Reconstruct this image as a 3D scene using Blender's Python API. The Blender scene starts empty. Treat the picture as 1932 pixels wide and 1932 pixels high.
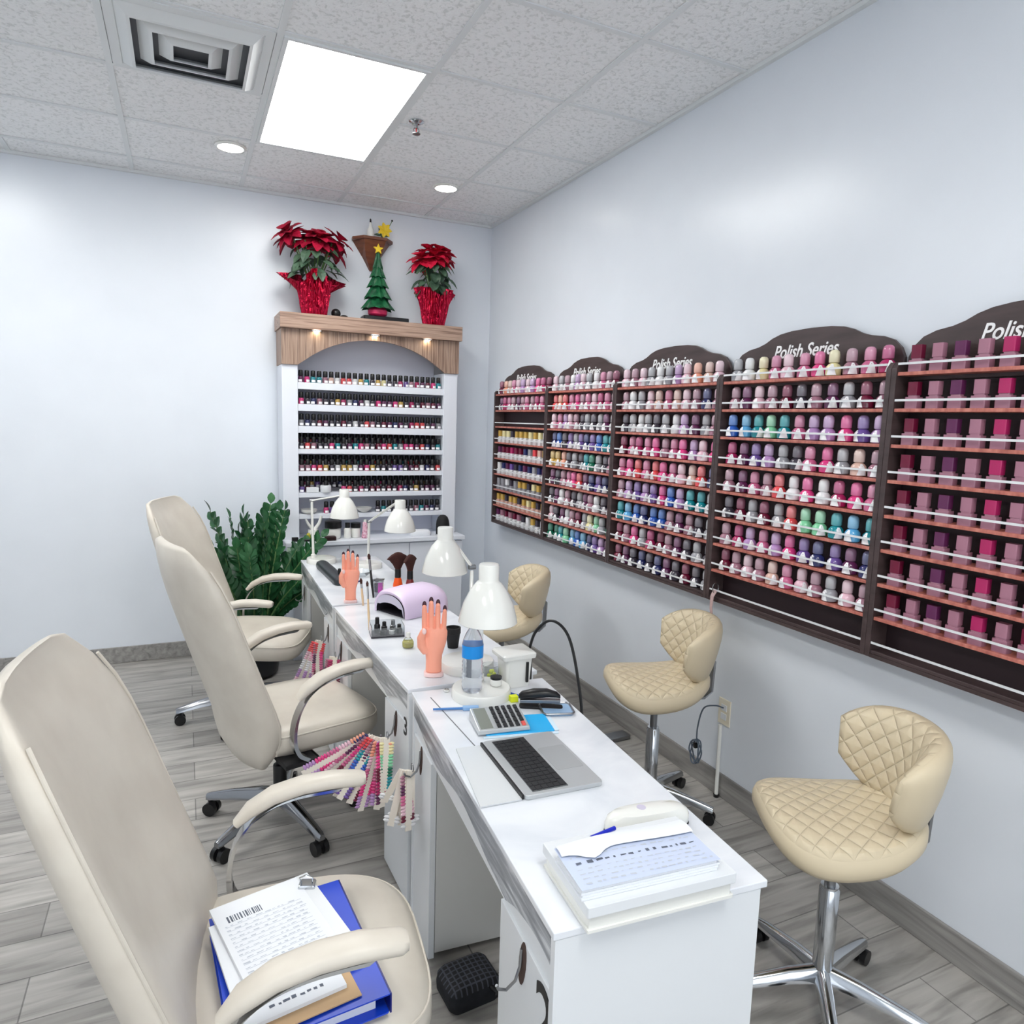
import bpy, math, random
from mathutils import Vector, Matrix, Euler
S = bpy.context.scene
COL = S.collection
PI = math.pi
rnd = random.Random(7)
R = math.radians

# ------------------------------------------------------------------ helpers
class MB:
    """collects shapes and links them as ONE mesh object"""
    def __init__(s):
        s.v = []; s.f = []; s.m = []; s.q = {}; s.M = Matrix.Identity(4)
    def add(s, vs, fs, mi=0):
        o = len(s.v)
        s.v += [tuple(s.M @ Vector(p)) for p in vs]
        s.f += [tuple(i + o for i in f) for f in fs]
        s.m += [mi] * len(fs)
        return o
    def box(s, x0, x1, y0, y1, z0, z1, mi=0):
        v = [(x, y, z) for x in (x0, x1) for y in (y0, y1) for z in (z0, z1)]
        s.add(v, [(0,1,3,2),(4,6,7,5),(0,4,5,1),(2,3,7,6),(0,2,6,4),(1,5,7,3)], mi)
    def cbox(s, c, d, mi=0):
        s.box(c[0]-d[0]/2, c[0]+d[0]/2, c[1]-d[1]/2, c[1]+d[1]/2, c[2]-d[2]/2, c[2]+d[2]/2, mi)
    def prism(s, pts, a, b, ax='z', mi=0):
        n = len(pts)
        def P(p, h):
            return {'z': (p[0], p[1], h), 'y': (p[0], h, p[1]), 'x': (h, p[0], p[1])}[ax]
        v = [P(p, a) for p in pts] + [P(p, b) for p in pts]
        f = [tuple(range(n))[::-1], tuple(range(n, 2*n))] + [(i, (i+1) % n, n+(i+1) % n, n+i) for i in range(n)]
        s.add(v, f, mi)
    def loft(s, rings, cap=True, mi=0, closed=True):
        n = len(rings[0]); v = [p for r in rings for p in r]; f = []
        for k in range(len(rings)-1):
            for i in range(n if closed else n-1):
                j = (i+1) % n
                f.append((k*n+i, k*n+j, (k+1)*n+j, (k+1)*n+i))
        if cap:
            f.append(tuple(range(n))[::-1]); f.append(tuple((len(rings)-1)*n+i for i in range(n)))
        return s.add(v, f, mi)
    def lathe(s, prof, n=16, c=(0,0,0), mi=0, cap=True):
        s.loft([[(c[0]+r*math.cos(2*PI*i/n), c[1]+r*math.sin(2*PI*i/n), c[2]+z) for i in range(n)] for r, z in prof], cap, mi)
    def cyl(s, a, b, r, n=10, mi=0, r2=None):
        s.tube([a, b], [r, r if r2 is None else r2], n, mi)
    def tube(s, pts, r, n=8, mi=0, cap=True):
        P = [Vector(p) for p in pts]; rs = r if isinstance(r, (list, tuple)) else [r]*len(P)
        rings = []; prev = None
        for i, p in enumerate(P):
            t = (P[min(i+1, len(P)-1)] - P[max(i-1, 0)]).normalized()
            if prev is None:
                u = t.orthogonal().normalized()
            else:
                u = (prev - t*prev.dot(t)); u = u.normalized() if u.length > 1e-6 else t.orthogonal().normalized()
            w = t.cross(u); prev = u
            rings.append([tuple(p + (u*math.cos(2*PI*k/n) + w*math.sin(2*PI*k/n))*rs[i]) for k in range(n)])
        s.loft(rings, cap, mi)
    def strip(s, pts, w, t, mi=0, up=(0,0,1)):
        """rectangular-section bar along pts: w across, t thick"""
        P = [Vector(p) for p in pts]; rings = []
        for i, p in enumerate(P):
            d = (P[min(i+1, len(P)-1)] - P[max(i-1, 0)]).normalized()
            a = Vector(up).cross(d)
            a = a.normalized() if a.length > 1e-5 else Vector((0,1,0))
            b = d.cross(a).normalized()
            rings.append([tuple(p + a*x*w/2 + b*y*t/2) for x, y in ((-1,-1),(1,-1),(1,1),(-1,1))])
        s.loft(rings, True, mi)
    def ball(s, c, r, n=10, m=6, mi=0):
        r = r if isinstance(r, (tuple, list)) else (r, r, r)
        rings = []
        for k in range(m+1):
            a = -PI/2 + PI*k/m; rr = max(math.cos(a), 0.02)
            rings.append([(c[0]+r[0]*rr*math.cos(2*PI*i/n), c[1]+r[1]*rr*math.sin(2*PI*i/n), c[2]+r[2]*math.sin(a)) for i in range(n)])
        s.loft(rings, True, mi)
    def grid(s, fn, nu, nv, mi=0):
        v = [fn(i/nu, j/nv) for i in range(nu+1) for j in range(nv+1)]
        f = [(i*(nv+1)+j, (i+1)*(nv+1)+j, (i+1)*(nv+1)+j+1, i*(nv+1)+j+1) for i in range(nu) for j in range(nv)]
        return s.add(v, f, mi)
    def leaf(s, base, d, n, L, W, bend=0.3, mi=0, k=4):
        """pointed leaf: base point, direction, normal"""
        d = Vector(d).normalized(); n = Vector(n); n = (n - d*n.dot(d))
        n = n.normalized() if n.length > 1e-5 else d.orthogonal().normalized()
        a = d.cross(n); base = Vector(base); v = []; f = []
        for i in range(k+1):
            t = i/k; w = W*0.5*math.sin(PI*min(t*0.92+0.05, 1))**0.8
            c = base + d*L*t - n*bend*L*t*t
            v += [tuple(c - a*w + n*w*0.25), tuple(c), tuple(c + a*w + n*w*0.25)]
        for i in range(k):
            f += [(3*i, 3*i+1, 3*i+4, 3*i+3), (3*i+1, 3*i+2, 3*i+5, 3*i+4)]
        s.add(v, f, mi)
    def mesh(s, name, mats, smooth=40):
        me = bpy.data.meshes.new(name); me.from_pydata(s.v, [], s.f)
        for m in (mats if isinstance(mats, (list, tuple)) else [mats]): me.materials.append(m)
        me.polygons.foreach_set('material_index', s.m)
        if s.q:
            at = me.attributes.new('q', 'FLOAT_VECTOR', 'POINT')
            for i, p in s.q.items(): at.data[i].vector = p
        me.validate(); 
        import bmesh
        bm = bmesh.new(); bm.from_mesh(me); bmesh.ops.recalc_face_normals(bm, faces=bm.faces); bm.to_mesh(me); bm.free()
        if smooth:
            me.shade_smooth(); me.set_sharp_from_angle(angle=R(smooth))
        return me
def link(name, me, parent=None):
    o = bpy.data.objects.new(name, me); COL.objects.link(o)
    if parent: o.parent = parent
    return o
def obj(name, mb, mats, parent=None, smooth=40, bevel=0, sub=0, seg=2):
    o = link(name, mb.mesh(name, mats, smooth), parent)
    if bevel:
        b = o.modifiers.new('b', 'BEVEL'); b.width = bevel; b.segments = seg; b.limit_method = 'ANGLE'; b.angle_limit = R(35)
    if sub:
        b = o.modifiers.new('s', 'SUBSURF'); b.levels = sub; b.render_levels = sub
    return o
def tag(o, label, cat, group=None):
    o['label'] = label; o['category'] = cat
    if group: o['group'] = group
    return o
def thing(name, label, cat, loc=(0,0,0), rz=0, group=None):
    o = bpy.data.objects.new(name, None); COL.objects.link(o); o.empty_display_size = 0.05
    o.location = loc; o.rotation_euler = (0, 0, rz)
    return tag(o, label, cat, group)
def dup(o, loc=None, rz=None, label=None, parent=None):
    c = o.copy(); COL.objects.link(c)
    if loc is not None: c.location = loc
    if rz is not None: c.rotation_euler = (0, 0, rz)
    if label: c['label'] = label
    if parent: c.parent = parent
    for ch in list(o.children): dup(ch, parent=c)
    return c
def struct(o):
    o['kind'] = 'structure'; return o
def rrect(x0, x1, y0, y1, r, n=5):
    out = []
    for cx, cy, a0 in ((x1-r, y1-r, 0), (x0+r, y1-r, 90), (x0+r, y0+r, 180), (x1-r, y0+r, 270)):
        out += [(cx + r*math.cos(R(a0+90*k/n)), cy + r*math.sin(R(a0+90*k/n))) for k in range(n+1)]
    return out
def selli(a, b, e, n=40):
    out = []
    for i in range(n):
        t = 2*PI*i/n; c, s_ = math.cos(t), math.sin(t)
        out.append((a*math.copysign(abs(c)**(2/e), c), b*math.copysign(abs(s_)**(2/e), s_)))
    return out
def text(name, body, size, mtl, parent, loc, rot, ext=0.0012, shear=0, scale=(1,1,1)):
    cu = bpy.data.curves.new(name, 'FONT'); cu.body = body; cu.size = size; cu.extrude = ext; cu.shear = shear
    cu.align_x = 'CENTER'; cu.resolution_u = 4; cu.offset = size*0.012
    tmp = bpy.data.objects.new(name, cu); me = bpy.data.meshes.new_from_object(tmp); bpy.data.objects.remove(tmp)
    me.materials.clear(); me.materials.append(mtl)
    o = link(name, me, parent); o.location = loc; o.rotation_euler = rot; o.scale = scale
    return o

# ------------------------------------------------------------------ materials
def lin(c):
    return tuple((x/255/12.92 if x/255 <= 0.04045 else ((x/255+0.055)/1.055)**2.4) for x in c) + (1,)
def mat(name, c, rough=0.5, metal=0, coat=0, trans=0, ior=1.45, em=0, spec=0.5, alpha=1):
    m = bpy.data.materials.new(name); m.use_nodes = True; p = m.node_tree.nodes['Principled BSDF']
    p.inputs['Base Color'].default_value = lin(c); p.inputs['Roughness'].default_value = rough
    p.inputs['Metallic'].default_value = metal; p.inputs['Coat Weight'].default_value = coat
    p.inputs['Transmission Weight'].default_value = trans; p.inputs['IOR'].default_value = ior
    p.inputs['Specular IOR Level'].default_value = spec; p.inputs['Alpha'].default_value = alpha
    if em:
        p.inputs['Emission Color'].default_value = lin(c); p.inputs['Emission Strength'].default_value = em
    return m
def nodes(m):
    nt = m.node_tree; return nt, nt.nodes, nt.links, nt.nodes['Principled BSDF']
def ramp(N, stops):
    r = N.new('ShaderNodeValToRGB'); e = r.color_ramp.elements
    while len(e) < len(stops): e.new(0.5)
    for i, (p, c) in enumerate(stops): e[i].position = p; e[i].color = lin(c)
    return r
def mapped(N, L, scale=(1,1,1), rot=(0,0,0), coord='Object'):
    tc = N.new('ShaderNodeTexCoord'); mp = N.new('ShaderNodeMapping')
    mp.inputs['Scale'].default_value = scale; mp.inputs['Rotation'].default_value = rot
    L.new(tc.outputs[coord], mp.inputs['Vector']); return mp
def noise(N, L, mp, scale, detail=4, dist=0):
    t = N.new('ShaderNodeTexNoise'); t.inputs['Scale'].default_value = scale; t.inputs['Detail'].default_value = detail
    t.inputs['Distortion'].default_value = dist; L.new(mp.outputs[0], t.inputs['Vector']); return t
def bump(N, L, src, p, st, dist=0.01):
    b = N.new('ShaderNodeBump'); b.inputs['Strength'].default_value = st; b.inputs['Distance'].default_value = dist
    L.new(src, b.inputs['Height']); L.new(b.outputs[0], p.inputs['Normal']); return b
def mottled(name, stops, scale, rough=0.5, st=0, mscale=(1,1,1), detail=5, dist=0, coat=0, metal=0):
    m = mat(name, stops[0][1], rough, metal, coat); nt, N, L, p = nodes(m)
    mp = mapped(N, L, mscale); t = noise(N, L, mp, scale, detail, dist); r = ramp(N, stops)
    L.new(t.outputs['Fac'], r.inputs[0]); L.new(r.outputs[0], p.inputs['Base Color'])
    if st: bump(N, L, t.outputs['Fac'], p, st)
    return m
M_wall = mottled('wall paint', [(0.3,(222,227,234)),(0.7,(226,231,238))], 3, 0.28, 0.03)
def floor_mat():
    m = mat('grey wood planks', (150,148,145), 0.42); nt, N, L, p = nodes(m)
    mp = mapped(N, L)
    b = N.new('ShaderNodeTexBrick'); b.inputs['Scale'].default_value = 1; b.inputs['Brick Width'].default_value = 1.2
    b.inputs['Row Height'].default_value = 0.17; b.inputs['Mortar Size'].default_value = 0.0022; b.offset = 0.37
    b.inputs['Color1'].default_value = lin((206,203,199)); b.inputs['Color2'].default_value = lin((176,173,170)); b.inputs['Mortar'].default_value = lin((140,138,136))
    L.new(mp.outputs[0], b.inputs['Vector'])
    mp2 = mapped(N, L, (1.3, 11, 1)); t = noise(N, L, mp2, 2.2, 8, 0.8)
    r = ramp(N, [(0.3,(150,148,145)),(0.5,(206,204,200)),(0.72,(238,236,233))])
    L.new(t.outputs['Fac'], r.inputs[0])
    x = N.new('ShaderNodeMixRGB'); x.blend_type = 'MULTIPLY'; x.inputs[0].default_value = 0.8
    L.new(b.outputs['Color'], x.inputs[1]); L.new(r.outputs[0], x.inputs[2]); L.new(x.outputs[0], p.inputs['Base Color'])
    bump(N, L, t.outputs['Fac'], p, 0.12, 0.004)
    return m
M_floor = floor_mat()
def ceil_mat():
    m = mat('ceiling tile', (206,208,209), 0.9); nt, N, L, p = nodes(m)
    mp = mapped(N, L); t = noise(N, L, mp, 55, 3, 0.6); v = noise(N, L, mp, 22, 2, 0.3)
    r = ramp(N, [(0.0,(206,208,208)),(0.38,(222,224,224)),(0.47,(240,241,242)),(1,(244,245,246))])
    L.new(t.outputs['Fac'], r.inputs[0]); L.new(r.outputs[0], p.inputs['Base Color'])
    a = N.new('ShaderNodeMath'); a.operation = 'ADD'; L.new(t.outputs['Fac'], a.inputs[0]); L.new(v.outputs['Fac'], a.inputs[1])
    bump(N, L, a.outputs[0], p, 0.55, 0.012)
    return m
M_ceil = ceil_mat()
M_grid = mat('white grid bar', (222,225,226), 0.5)
M_pane = bpy.data.materials.new('fill window glass'); M_pane.use_nodes = True
_n = M_pane.node_tree; _n.nodes.clear(); _o = _n.nodes.new('ShaderNodeOutputMaterial'); _t = _n.nodes.new('ShaderNodeBsdfTransparent'); _g = _n.nodes.new('ShaderNodeBsdfGlossy'); _x = _n.nodes.new('ShaderNodeMixShader')
_g.inputs['Roughness'].default_value = .02; _x.inputs[0].default_value = .07; _n.links.new(_t.outputs[0], _x.inputs[1]); _n.links.new(_g.outputs[0], _x.inputs[2]); _n.links.new(_x.outputs[0], _o.inputs[0])
M_base = mottled('grey wood baseboard', [(0.3,(120,118,116)),(0.5,(146,143,140)),(0.75,(166,163,159))], 2.5, 0.5, 0.05, (14,1.2,14), 6, 0.6)
M_light = mat('lit diffuser', (255,255,252), 0.5, em=11.5)
M_down = mat('lit lens', (255,252,245), 0.5, em=14.0)
M_puck = mat('lit puck', (255,240,205), 0.5, em=30.0)
M_white = mat('white laminate', (224,227,230), 0.28)
M_whitepl = mat('white enamel', (230,230,225), 0.16, coat=0.4)
M_cab = mat('white cabinet paint', (228,232,240), 0.35)
M_top = mottled('white marble top', [(0.35,(214,218,225)),(0.55,(228,231,236)),(0.8,(236,238,242))], 3, 0.12, 0, (1,1,1), 8, 1.5)
M_marble = mottled('grey marble laminate', [(0.3,(112,116,122)),(0.45,(146,150,156)),(0.55,(172,176,181)),(0.68,(212,215,218))], 3.2, 0.3, 0, (10,1.3,14), 8, 1.4)
M_rack = mottled('dark brown laminate', [(0.3,(62,50,50)),(0.7,(80,66,66))], 6, 0.4, 0.02, (1,1,6))
M_rackd = mat('dark rack back', (48,34,38), 0.5)
M_shelf = mottled('reddish wood shelf', [(0.3,(160,88,78)),(0.55,(194,118,104)),(0.8,(214,148,132))], 5, 0.35, 0.02, (3,9,3))
M_rail = mat('acrylic rail', (226,228,230), 0.08, spec=0.8)
M_letter = mat('white lettering', (245,245,245), 0.4)
M_oak = mottled('striped oak laminate', [(0.25,(88,68,58)),(0.42,(140,114,98)),(0.55,(170,144,126)),(0.75,(108,86,76))], 1.4, 0.45, 0.03, (60,60,2.0), 4, 0.2)
M_oakh = mottled('oak laminate lengthwise', [(0.25,(100,78,68)),(0.42,(152,124,108)),(0.55,(178,150,132)),(0.75,(122,97,85))], 1.4, 0.45, 0.03, (2.0,20,60), 4, 0.2)
M_beige = mottled('cream leather', [(0.3,(204,196,184)),(0.7,(214,207,195))], 9, 0.38, 0.06)
M_tan = mat('tan quilted leather', (212,197,168), 0.42)
def quilt(m, k=50.0):
    nt, N, L, p = nodes(m)
    at = N.new('ShaderNodeAttribute'); at.attribute_name = 'q'; sp = N.new('ShaderNodeSeparateXYZ'); L.new(at.outputs['Vector'], sp.inputs[0])
    def M2(op, a, b=None):
        n = N.new('ShaderNodeMath'); n.operation = op
        for i, s in enumerate((a, b)):
            if s is None: continue
            if isinstance(s, (int, float)): n.inputs[i].default_value = s
            else: L.new(s, n.inputs[i])
        return n.outputs[0]
    outs = []
    for op in ('ADD', 'SUBTRACT'):
        a = M2(op, sp.outputs[0], sp.outputs[1]); w = M2('ABSOLUTE', M2('SINE', M2('MULTIPLY', a, k*1.1)))
        outs.append(M2('POWER', w, 0.45))
    h = M2('MINIMUM', outs[0], outs[1])
    h = M2('MULTIPLY', h, sp.outputs[2])
    bump(N, L, h, p, 0.75, 0.008)
quilt(M_tan)
M_tanplain = mat('tan leather back', (198,180,152), 0.42)
M_chrome = mat('chrome', (205,208,212), 0.12, 1.0)
M_steel = mat('brushed steel', (150,152,155), 0.3, 1.0)
M_black = mat('black plastic', (18,18,20), 0.35)
M_blackm = mat('matte black', (26,26,28), 0.7)
M_grey = mat('grey panel', (206,206,203), 0.5)
M_legs = mat('polished steel legs', (150,152,156), 0.16, 1.0)
M_red = mottled('red bract', [(0.3,(132,6,38)),(0.7,(186,16,58))], 14, 0.55)
M_red2 = mottled('bright red bract', [(0.3,(176,8,44)),(0.7,(222,28,70))], 14, 0.55)
M_green = mottled('dark green leaf', [(0.3,(44,68,52)),(0.7,(86,112,90))], 10, 0.45)
M_foil = mat('red foil', (170,12,52), 0.16, 0.7)
def crinkle(m):
    nt, N, L, p = nodes(m); mp = mapped(N, L, (1,1,.35)); t = noise(N, L, mp, 34, 4, .8); bump(N, L, t.outputs['Fac'], p, 1.0, .03)
crinkle(M_foil)
M_tree = mottled('green foil tree', [(0.3,(8,58,36)),(0.7,(32,104,64))], 30, 0.3, 0.4)
M_yel = mat('yellow', (235,200,40), 0.4)
M_pink = mat('pink pot', (200,40,90), 0.4)
M_brownw = mottled('red brown wood', [(0.3,(92,50,36)),(0.7,(128,76,52))], 8, 0.4, 0, (1,1,5))
M_zz = mottled('glossy green leaf', [(0.3,(24,62,38)),(0.6,(48,98,60)),(0.8,(84,132,84))], 7, 0.22, 0, (1,1,1), 3)
M_stem = mat('green stem', (88,120,70), 0.5)
M_pot = mat('dark pot', (40,42,46), 0.3)
M_soil = mat('dark soil', (30,24,20), 0.95)
M_alu = mat('silver aluminium', (203,206,207), 0.35, 0.6)
M_alud = mat('silver trackpad', (190,193,194), 0.4, 0.5)
M_key = mat('black keycap', (32,33,36), 0.5)
M_keyt = mat('key tray', (96,98,100), 0.5)
M_hand = mat('coral plastic skin', (253,170,144), 0.42)
M_handt = mat('pale pink base', (245,212,208), 0.35)
M_nail = mat('dark nail polish', (60,18,34), 0.15)
M_lav = mat('lavender plastic', (234,214,240), 0.28)
M_lavg = mat('grey lavender face', (196,190,208), 0.3)
M_dark = mat('dark inside', (44,42,50), 0.5)
M_glass = mat('clear acrylic', (240,244,246), 0.05, trans=0.92, ior=1.3)
M_water = mat('clear bottle plastic', (232,238,246), 0.06, trans=0.85, ior=1.2)
M_blue = mat('blue label', (24,150,235), 0.4)
M_cyan = mat('cyan packet', (40,176,238), 0.35)
M_blueb = mat('royal blue vinyl', (22,66,196), 0.35)
M_navy = mat('dark blue edge', (14,24,110), 0.35)
M_paper = mat('white paper', (230,233,238), 0.7)
M_paperb = mat('bluish printed paper', (196,206,228), 0.7)
M_ink = mat('grey ink', (92,98,112), 0.7)
M_inkl = mat('pale ink', (190,196,206), 0.7)
M_tanp = mat('manila card', (206,172,132), 0.7)
M_brist = mottled('dark brown bristle', [(0.3,(36,14,12)),(0.7,(78,34,26))], 40, 0.8, 0.4, (30,30,3))
M_orange = mat('orange handle', (250,92,28), 0.25)
M_maroon = mat('dark red handle', (128,44,44), 0.3)
M_woodh = mat('pale wood handle', (206,176,138), 0.4)
M_oil = mat('yellow oil', (232,222,90), 0.1, trans=0.5, ior=1.35)
M_mag = mat('magenta', (240,60,210), 0.3)
M_bag = mottled('black fabric', [(0.3,(20,21,26)),(0.7,(34,36,42))], 40, 0.8)
M_bagq = mat('black quilted fabric', (24,25,30), 0.7)
def quilted_squares(m):
    nt, N, L, p = nodes(m); mp = mapped(N, L, (1,1,1)); b = N.new('ShaderNodeTexBrick'); b.offset = 0; b.inputs['Scale'].default_value = 1
    b.inputs['Brick Width'].default_value = .016; b.inputs['Row Height'].default_value = .016; b.inputs['Mortar Size'].default_value = .0022
    b.inputs['Color1'].default_value = lin((18,19,23)); b.inputs['Color2'].default_value = lin((24,25,30)); b.inputs['Mortar'].default_value = lin((66,68,78))
    L.new(mp.outputs[0], b.inputs['Vector']); L.new(b.outputs['Color'], p.inputs['Base Color'])
quilted_squares(M_bagq)
M_ivory = mat('ivory plastic', (232,224,204), 0.4)
M_post = mat('post-it yellow', (226,236,40), 0.6)
M_lens = mat('dull blue plastic', (150,182,215), 0.25)
# ------------------------------------------------------------------ the setting
XR, XL, YB, YF, H = 2.115, -2.6, 5.0, -2.6, 3.05
def slab(name, *b, m, **k):
    mb = MB(); mb.box(*b); return struct(obj(name, mb, m, smooth=0, **k))
slab('floor', XL-.1, XR+.1, YF-.1, YB+.1, -0.1, 0, m=M_floor)
slab('wall_right', XR, XR+.1, YF-.1, YB+.1, 0, H+.1, m=M_wall)
slab('wall_back', XL-.1, XR, YB, YB+.1, 0, H+.1, m=M_wall)
slab('wall_left', XL-.1, XL, YF-.1, YB, 0, H+.1, m=M_wall)
wf = MB(); wx0, wx1, wz0, wz1 = -2.3, 1.8, .25, 2.75
wf.box(XL, wx0, YF-.1, YF, 0, H+.1); wf.box(wx1, XR, YF-.1, YF, 0, H+.1); wf.box(wx0, wx1, YF-.1, YF, 0, wz0); wf.box(wx0, wx1, YF-.1, YF, wz1, H+.1)
struct(obj('wall_front', wf, M_wall, smooth=0))
wf = MB()
for a, b, c, d in ((wx0, wx1, wz0, wz0+.05), (wx0, wx1, wz1-.05, wz1)): wf.box(a, b, YF-.08, YF-.02, c, d)
for x in (wx0, -.93, .43, wx1-.05): wf.box(x, x+.05, YF-.08, YF-.02, wz0+.05, wz1-.05)
win = struct(obj('fill_window_1', wf, M_steel, smooth=0))  # unseen storefront window, added to brighten the ceiling
wf = MB(); wf.box(wx0+.05, wx1-.05, YF-.052, YF-.046, wz0+.05, wz1-.05); obj('fill_window_pane', wf, M_pane, win, smooth=0)
pl_ = bpy.data.lights.new('fill_window_portal', 'AREA'); pl_.shape = 'RECTANGLE'; pl_.size = wx1-wx0; pl_.size_y = wz1-wz0; pl_.cycles.is_portal = True
po = bpy.data.objects.new('fill_window_portal', pl_); COL.objects.link(po); po.location = ((wx0+wx1)/2, YF-.12, (wz0+wz1)/2); po.rotation_euler = (R(90), 0, 0)
GX, GY, GSX, GSY = 0.372, 2.960, 0.612, 0.594
slab('ceiling', XL, XR, YF, YB, H, H+.1, m=M_ceil)
g = MB(); gi = 0
k = -6
while GX+k*GSX < XR:
    x = GX+k*GSX
    if x > XL: g.box(x-.0125, x+.0125, YF, YB, H-.006, H-.0005)
    k += 1
k = -10
while GY+k*GSY < YB:
    y = GY+k*GSY
    if y > YF:
        xs = [XL] + [GX+j*GSX for j in range(-6, 5) if XL < GX+j*GSX < XR] + [XR]
        for a, b in zip(xs, xs[1:]):
            long_light = (abs(a-GX) < .01 or abs(a-GX+3*GSX) < .01) and k in (1, -5)
            if not long_light: g.box(a+.0125, b-.0125, y-.0115, y+.0115, H-.0055, H-.0005)
    k += 1
struct(obj('trim_1', g, M_grid, smooth=0))
g = MB(); g.box(XR-.022, XR, YF, YB, H-.018, H-.001); g.box(XL, XR-.022, YB-.022, YB, H-.018, H-.001)
struct(obj('trim_2', g, M_grid, smooth=0))
slab('baseboard_right', XR-.013, XR, YF, YB, 0, .105, m=M_base, bevel=.003)
slab('baseboard_back', XL, XR-.013, YB-.013, YB, 0, .105, m=M_base, bevel=.003)

# ------------------------------------------------------------------ ceiling fixtures
def panel(x0, y0, label):
    x1, y1 = x0+GSX, y0+2*GSY
    t = thing('ceiling_light', label, 'ceiling light', ((x0+x1)/2, (y0+y1)/2, H-.008))
    a, b = GSX/2-.014, GSY-.014
    f = MB()
    for bx in ((-a, a, -b, -b+.018), (-a, a, b-.018, b), (-a, -a+.018, -b+.018, b-.018), (a-.018, a, -b+.018, b-.018)):
        f.box(*bx, -.004, .006)
    obj('light_frame', f, M_grid, t, smooth=0)
    d = MB(); d.box(-a+.018, a-.018, -b+.018, b-.018, 0, .006)
    obj('diffuser', d, M_light, t, smooth=0)
panel(GX, GY, 'glowing white rectangular light panel set in the tiled ceiling')
panel(GX-3*GSX, GY, 'glowing white rectangular light panel in the ceiling further left')
panel(GX, GY-6*GSY, 'glowing white rectangular light panel in the ceiling overhead')
panel(GX-3*GSX, GY-6*GSY, 'glowing white rectangular light panel overhead on the left')
def downlight(x, y, label):
    t = thing('recessed_downlight', label, 'downlight', (x, y, H-.001), 0, 'round downlights in the ceiling')
    f = MB(); f.lathe([(.062,0),(.082,-.001),(.083,-.006),(.078,-.010),(.066,-.011),(.062,-.004)], 28, cap=False); obj('trim_ring', f, M_whitepl, t)
    d = MB(); d.lathe([(.064,-.004),(.064,-.010),(.05,-.012),(.001,-.013)], 28); obj('lens', d, M_down, t)
downlight(1.515, 4.33, 'round downlight in the ceiling above the right poinsettia')
downlight(.27, 4.29, 'round downlight in the ceiling below the air vent')
# air vent in the tile left of the light panel
t = thing('air_vent', 'square louvred metal air vent left of the light panel', 'air vent', (GX-GSX/2, GY+GSY/2, H-.001))
a = .29; f = MB()
def sqring(f, r0, z0, r1, z1, mi=0):
    f.loft([[(-r0,-r0,z0),(r0,-r0,z0),(r0,r0,z0),(-r0,r0,z0)], [(-r1,-r1,z1),(r1,-r1,z1),(r1,r1,z1),(-r1,r1,z1)]], False, mi)
sqring(f, a, -.002, a, -.008); sqring(f, a, -.008, a-.035, -.010); sqring(f, a-.035, -.010, a-.04, -.002)
obj('vent_frame', f, M_grid, t, smooth=0)
for r in (.215, .145, .075):
    f = MB(); sqring(f, r+.04, -.004, r, -.034); sqring(f, r, -.034, r-.012, -.036); sqring(f, r-.012, -.036, r-.008, -.028); sqring(f, r-.008, -.028, r+.03, -.003)
    obj('louvre', f, M_grid, t, smooth=0)
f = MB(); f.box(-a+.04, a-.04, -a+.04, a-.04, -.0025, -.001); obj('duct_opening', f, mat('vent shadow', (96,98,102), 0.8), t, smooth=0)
# sprinkler
t = thing('fire_sprinkler', 'small chrome fire sprinkler hanging beside the ceiling light panel', 'sprinkler', (1.062, 3.483, H-.002))
f = MB(); f.lathe([(.036,0),(.036,-.004),(.022,-.012),(.011,-.014)], 20); obj('escutcheon', f, M_chrome, t)
f = MB(); f.cyl((0,0,-.012),(0,0,-.032),.008); f.tube([(-.008,0,-.03),(-.015,0,-.042),(-.004,0,-.056)],.0025,6); f.tube([(.008,0,-.03),(.015,0,-.042),(.004,0,-.056)],.0025,6)
f.lathe([(.002,-.055),(.02,-.056),(.02,-.059),(.002,-.06)], 16); f.cyl((0,0,-.03),(0,0,-.055),.0022,6,1); obj('sprinkler_head', f, [M_steel, mat('red bulb',(190,20,20),.2)], t)

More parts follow.
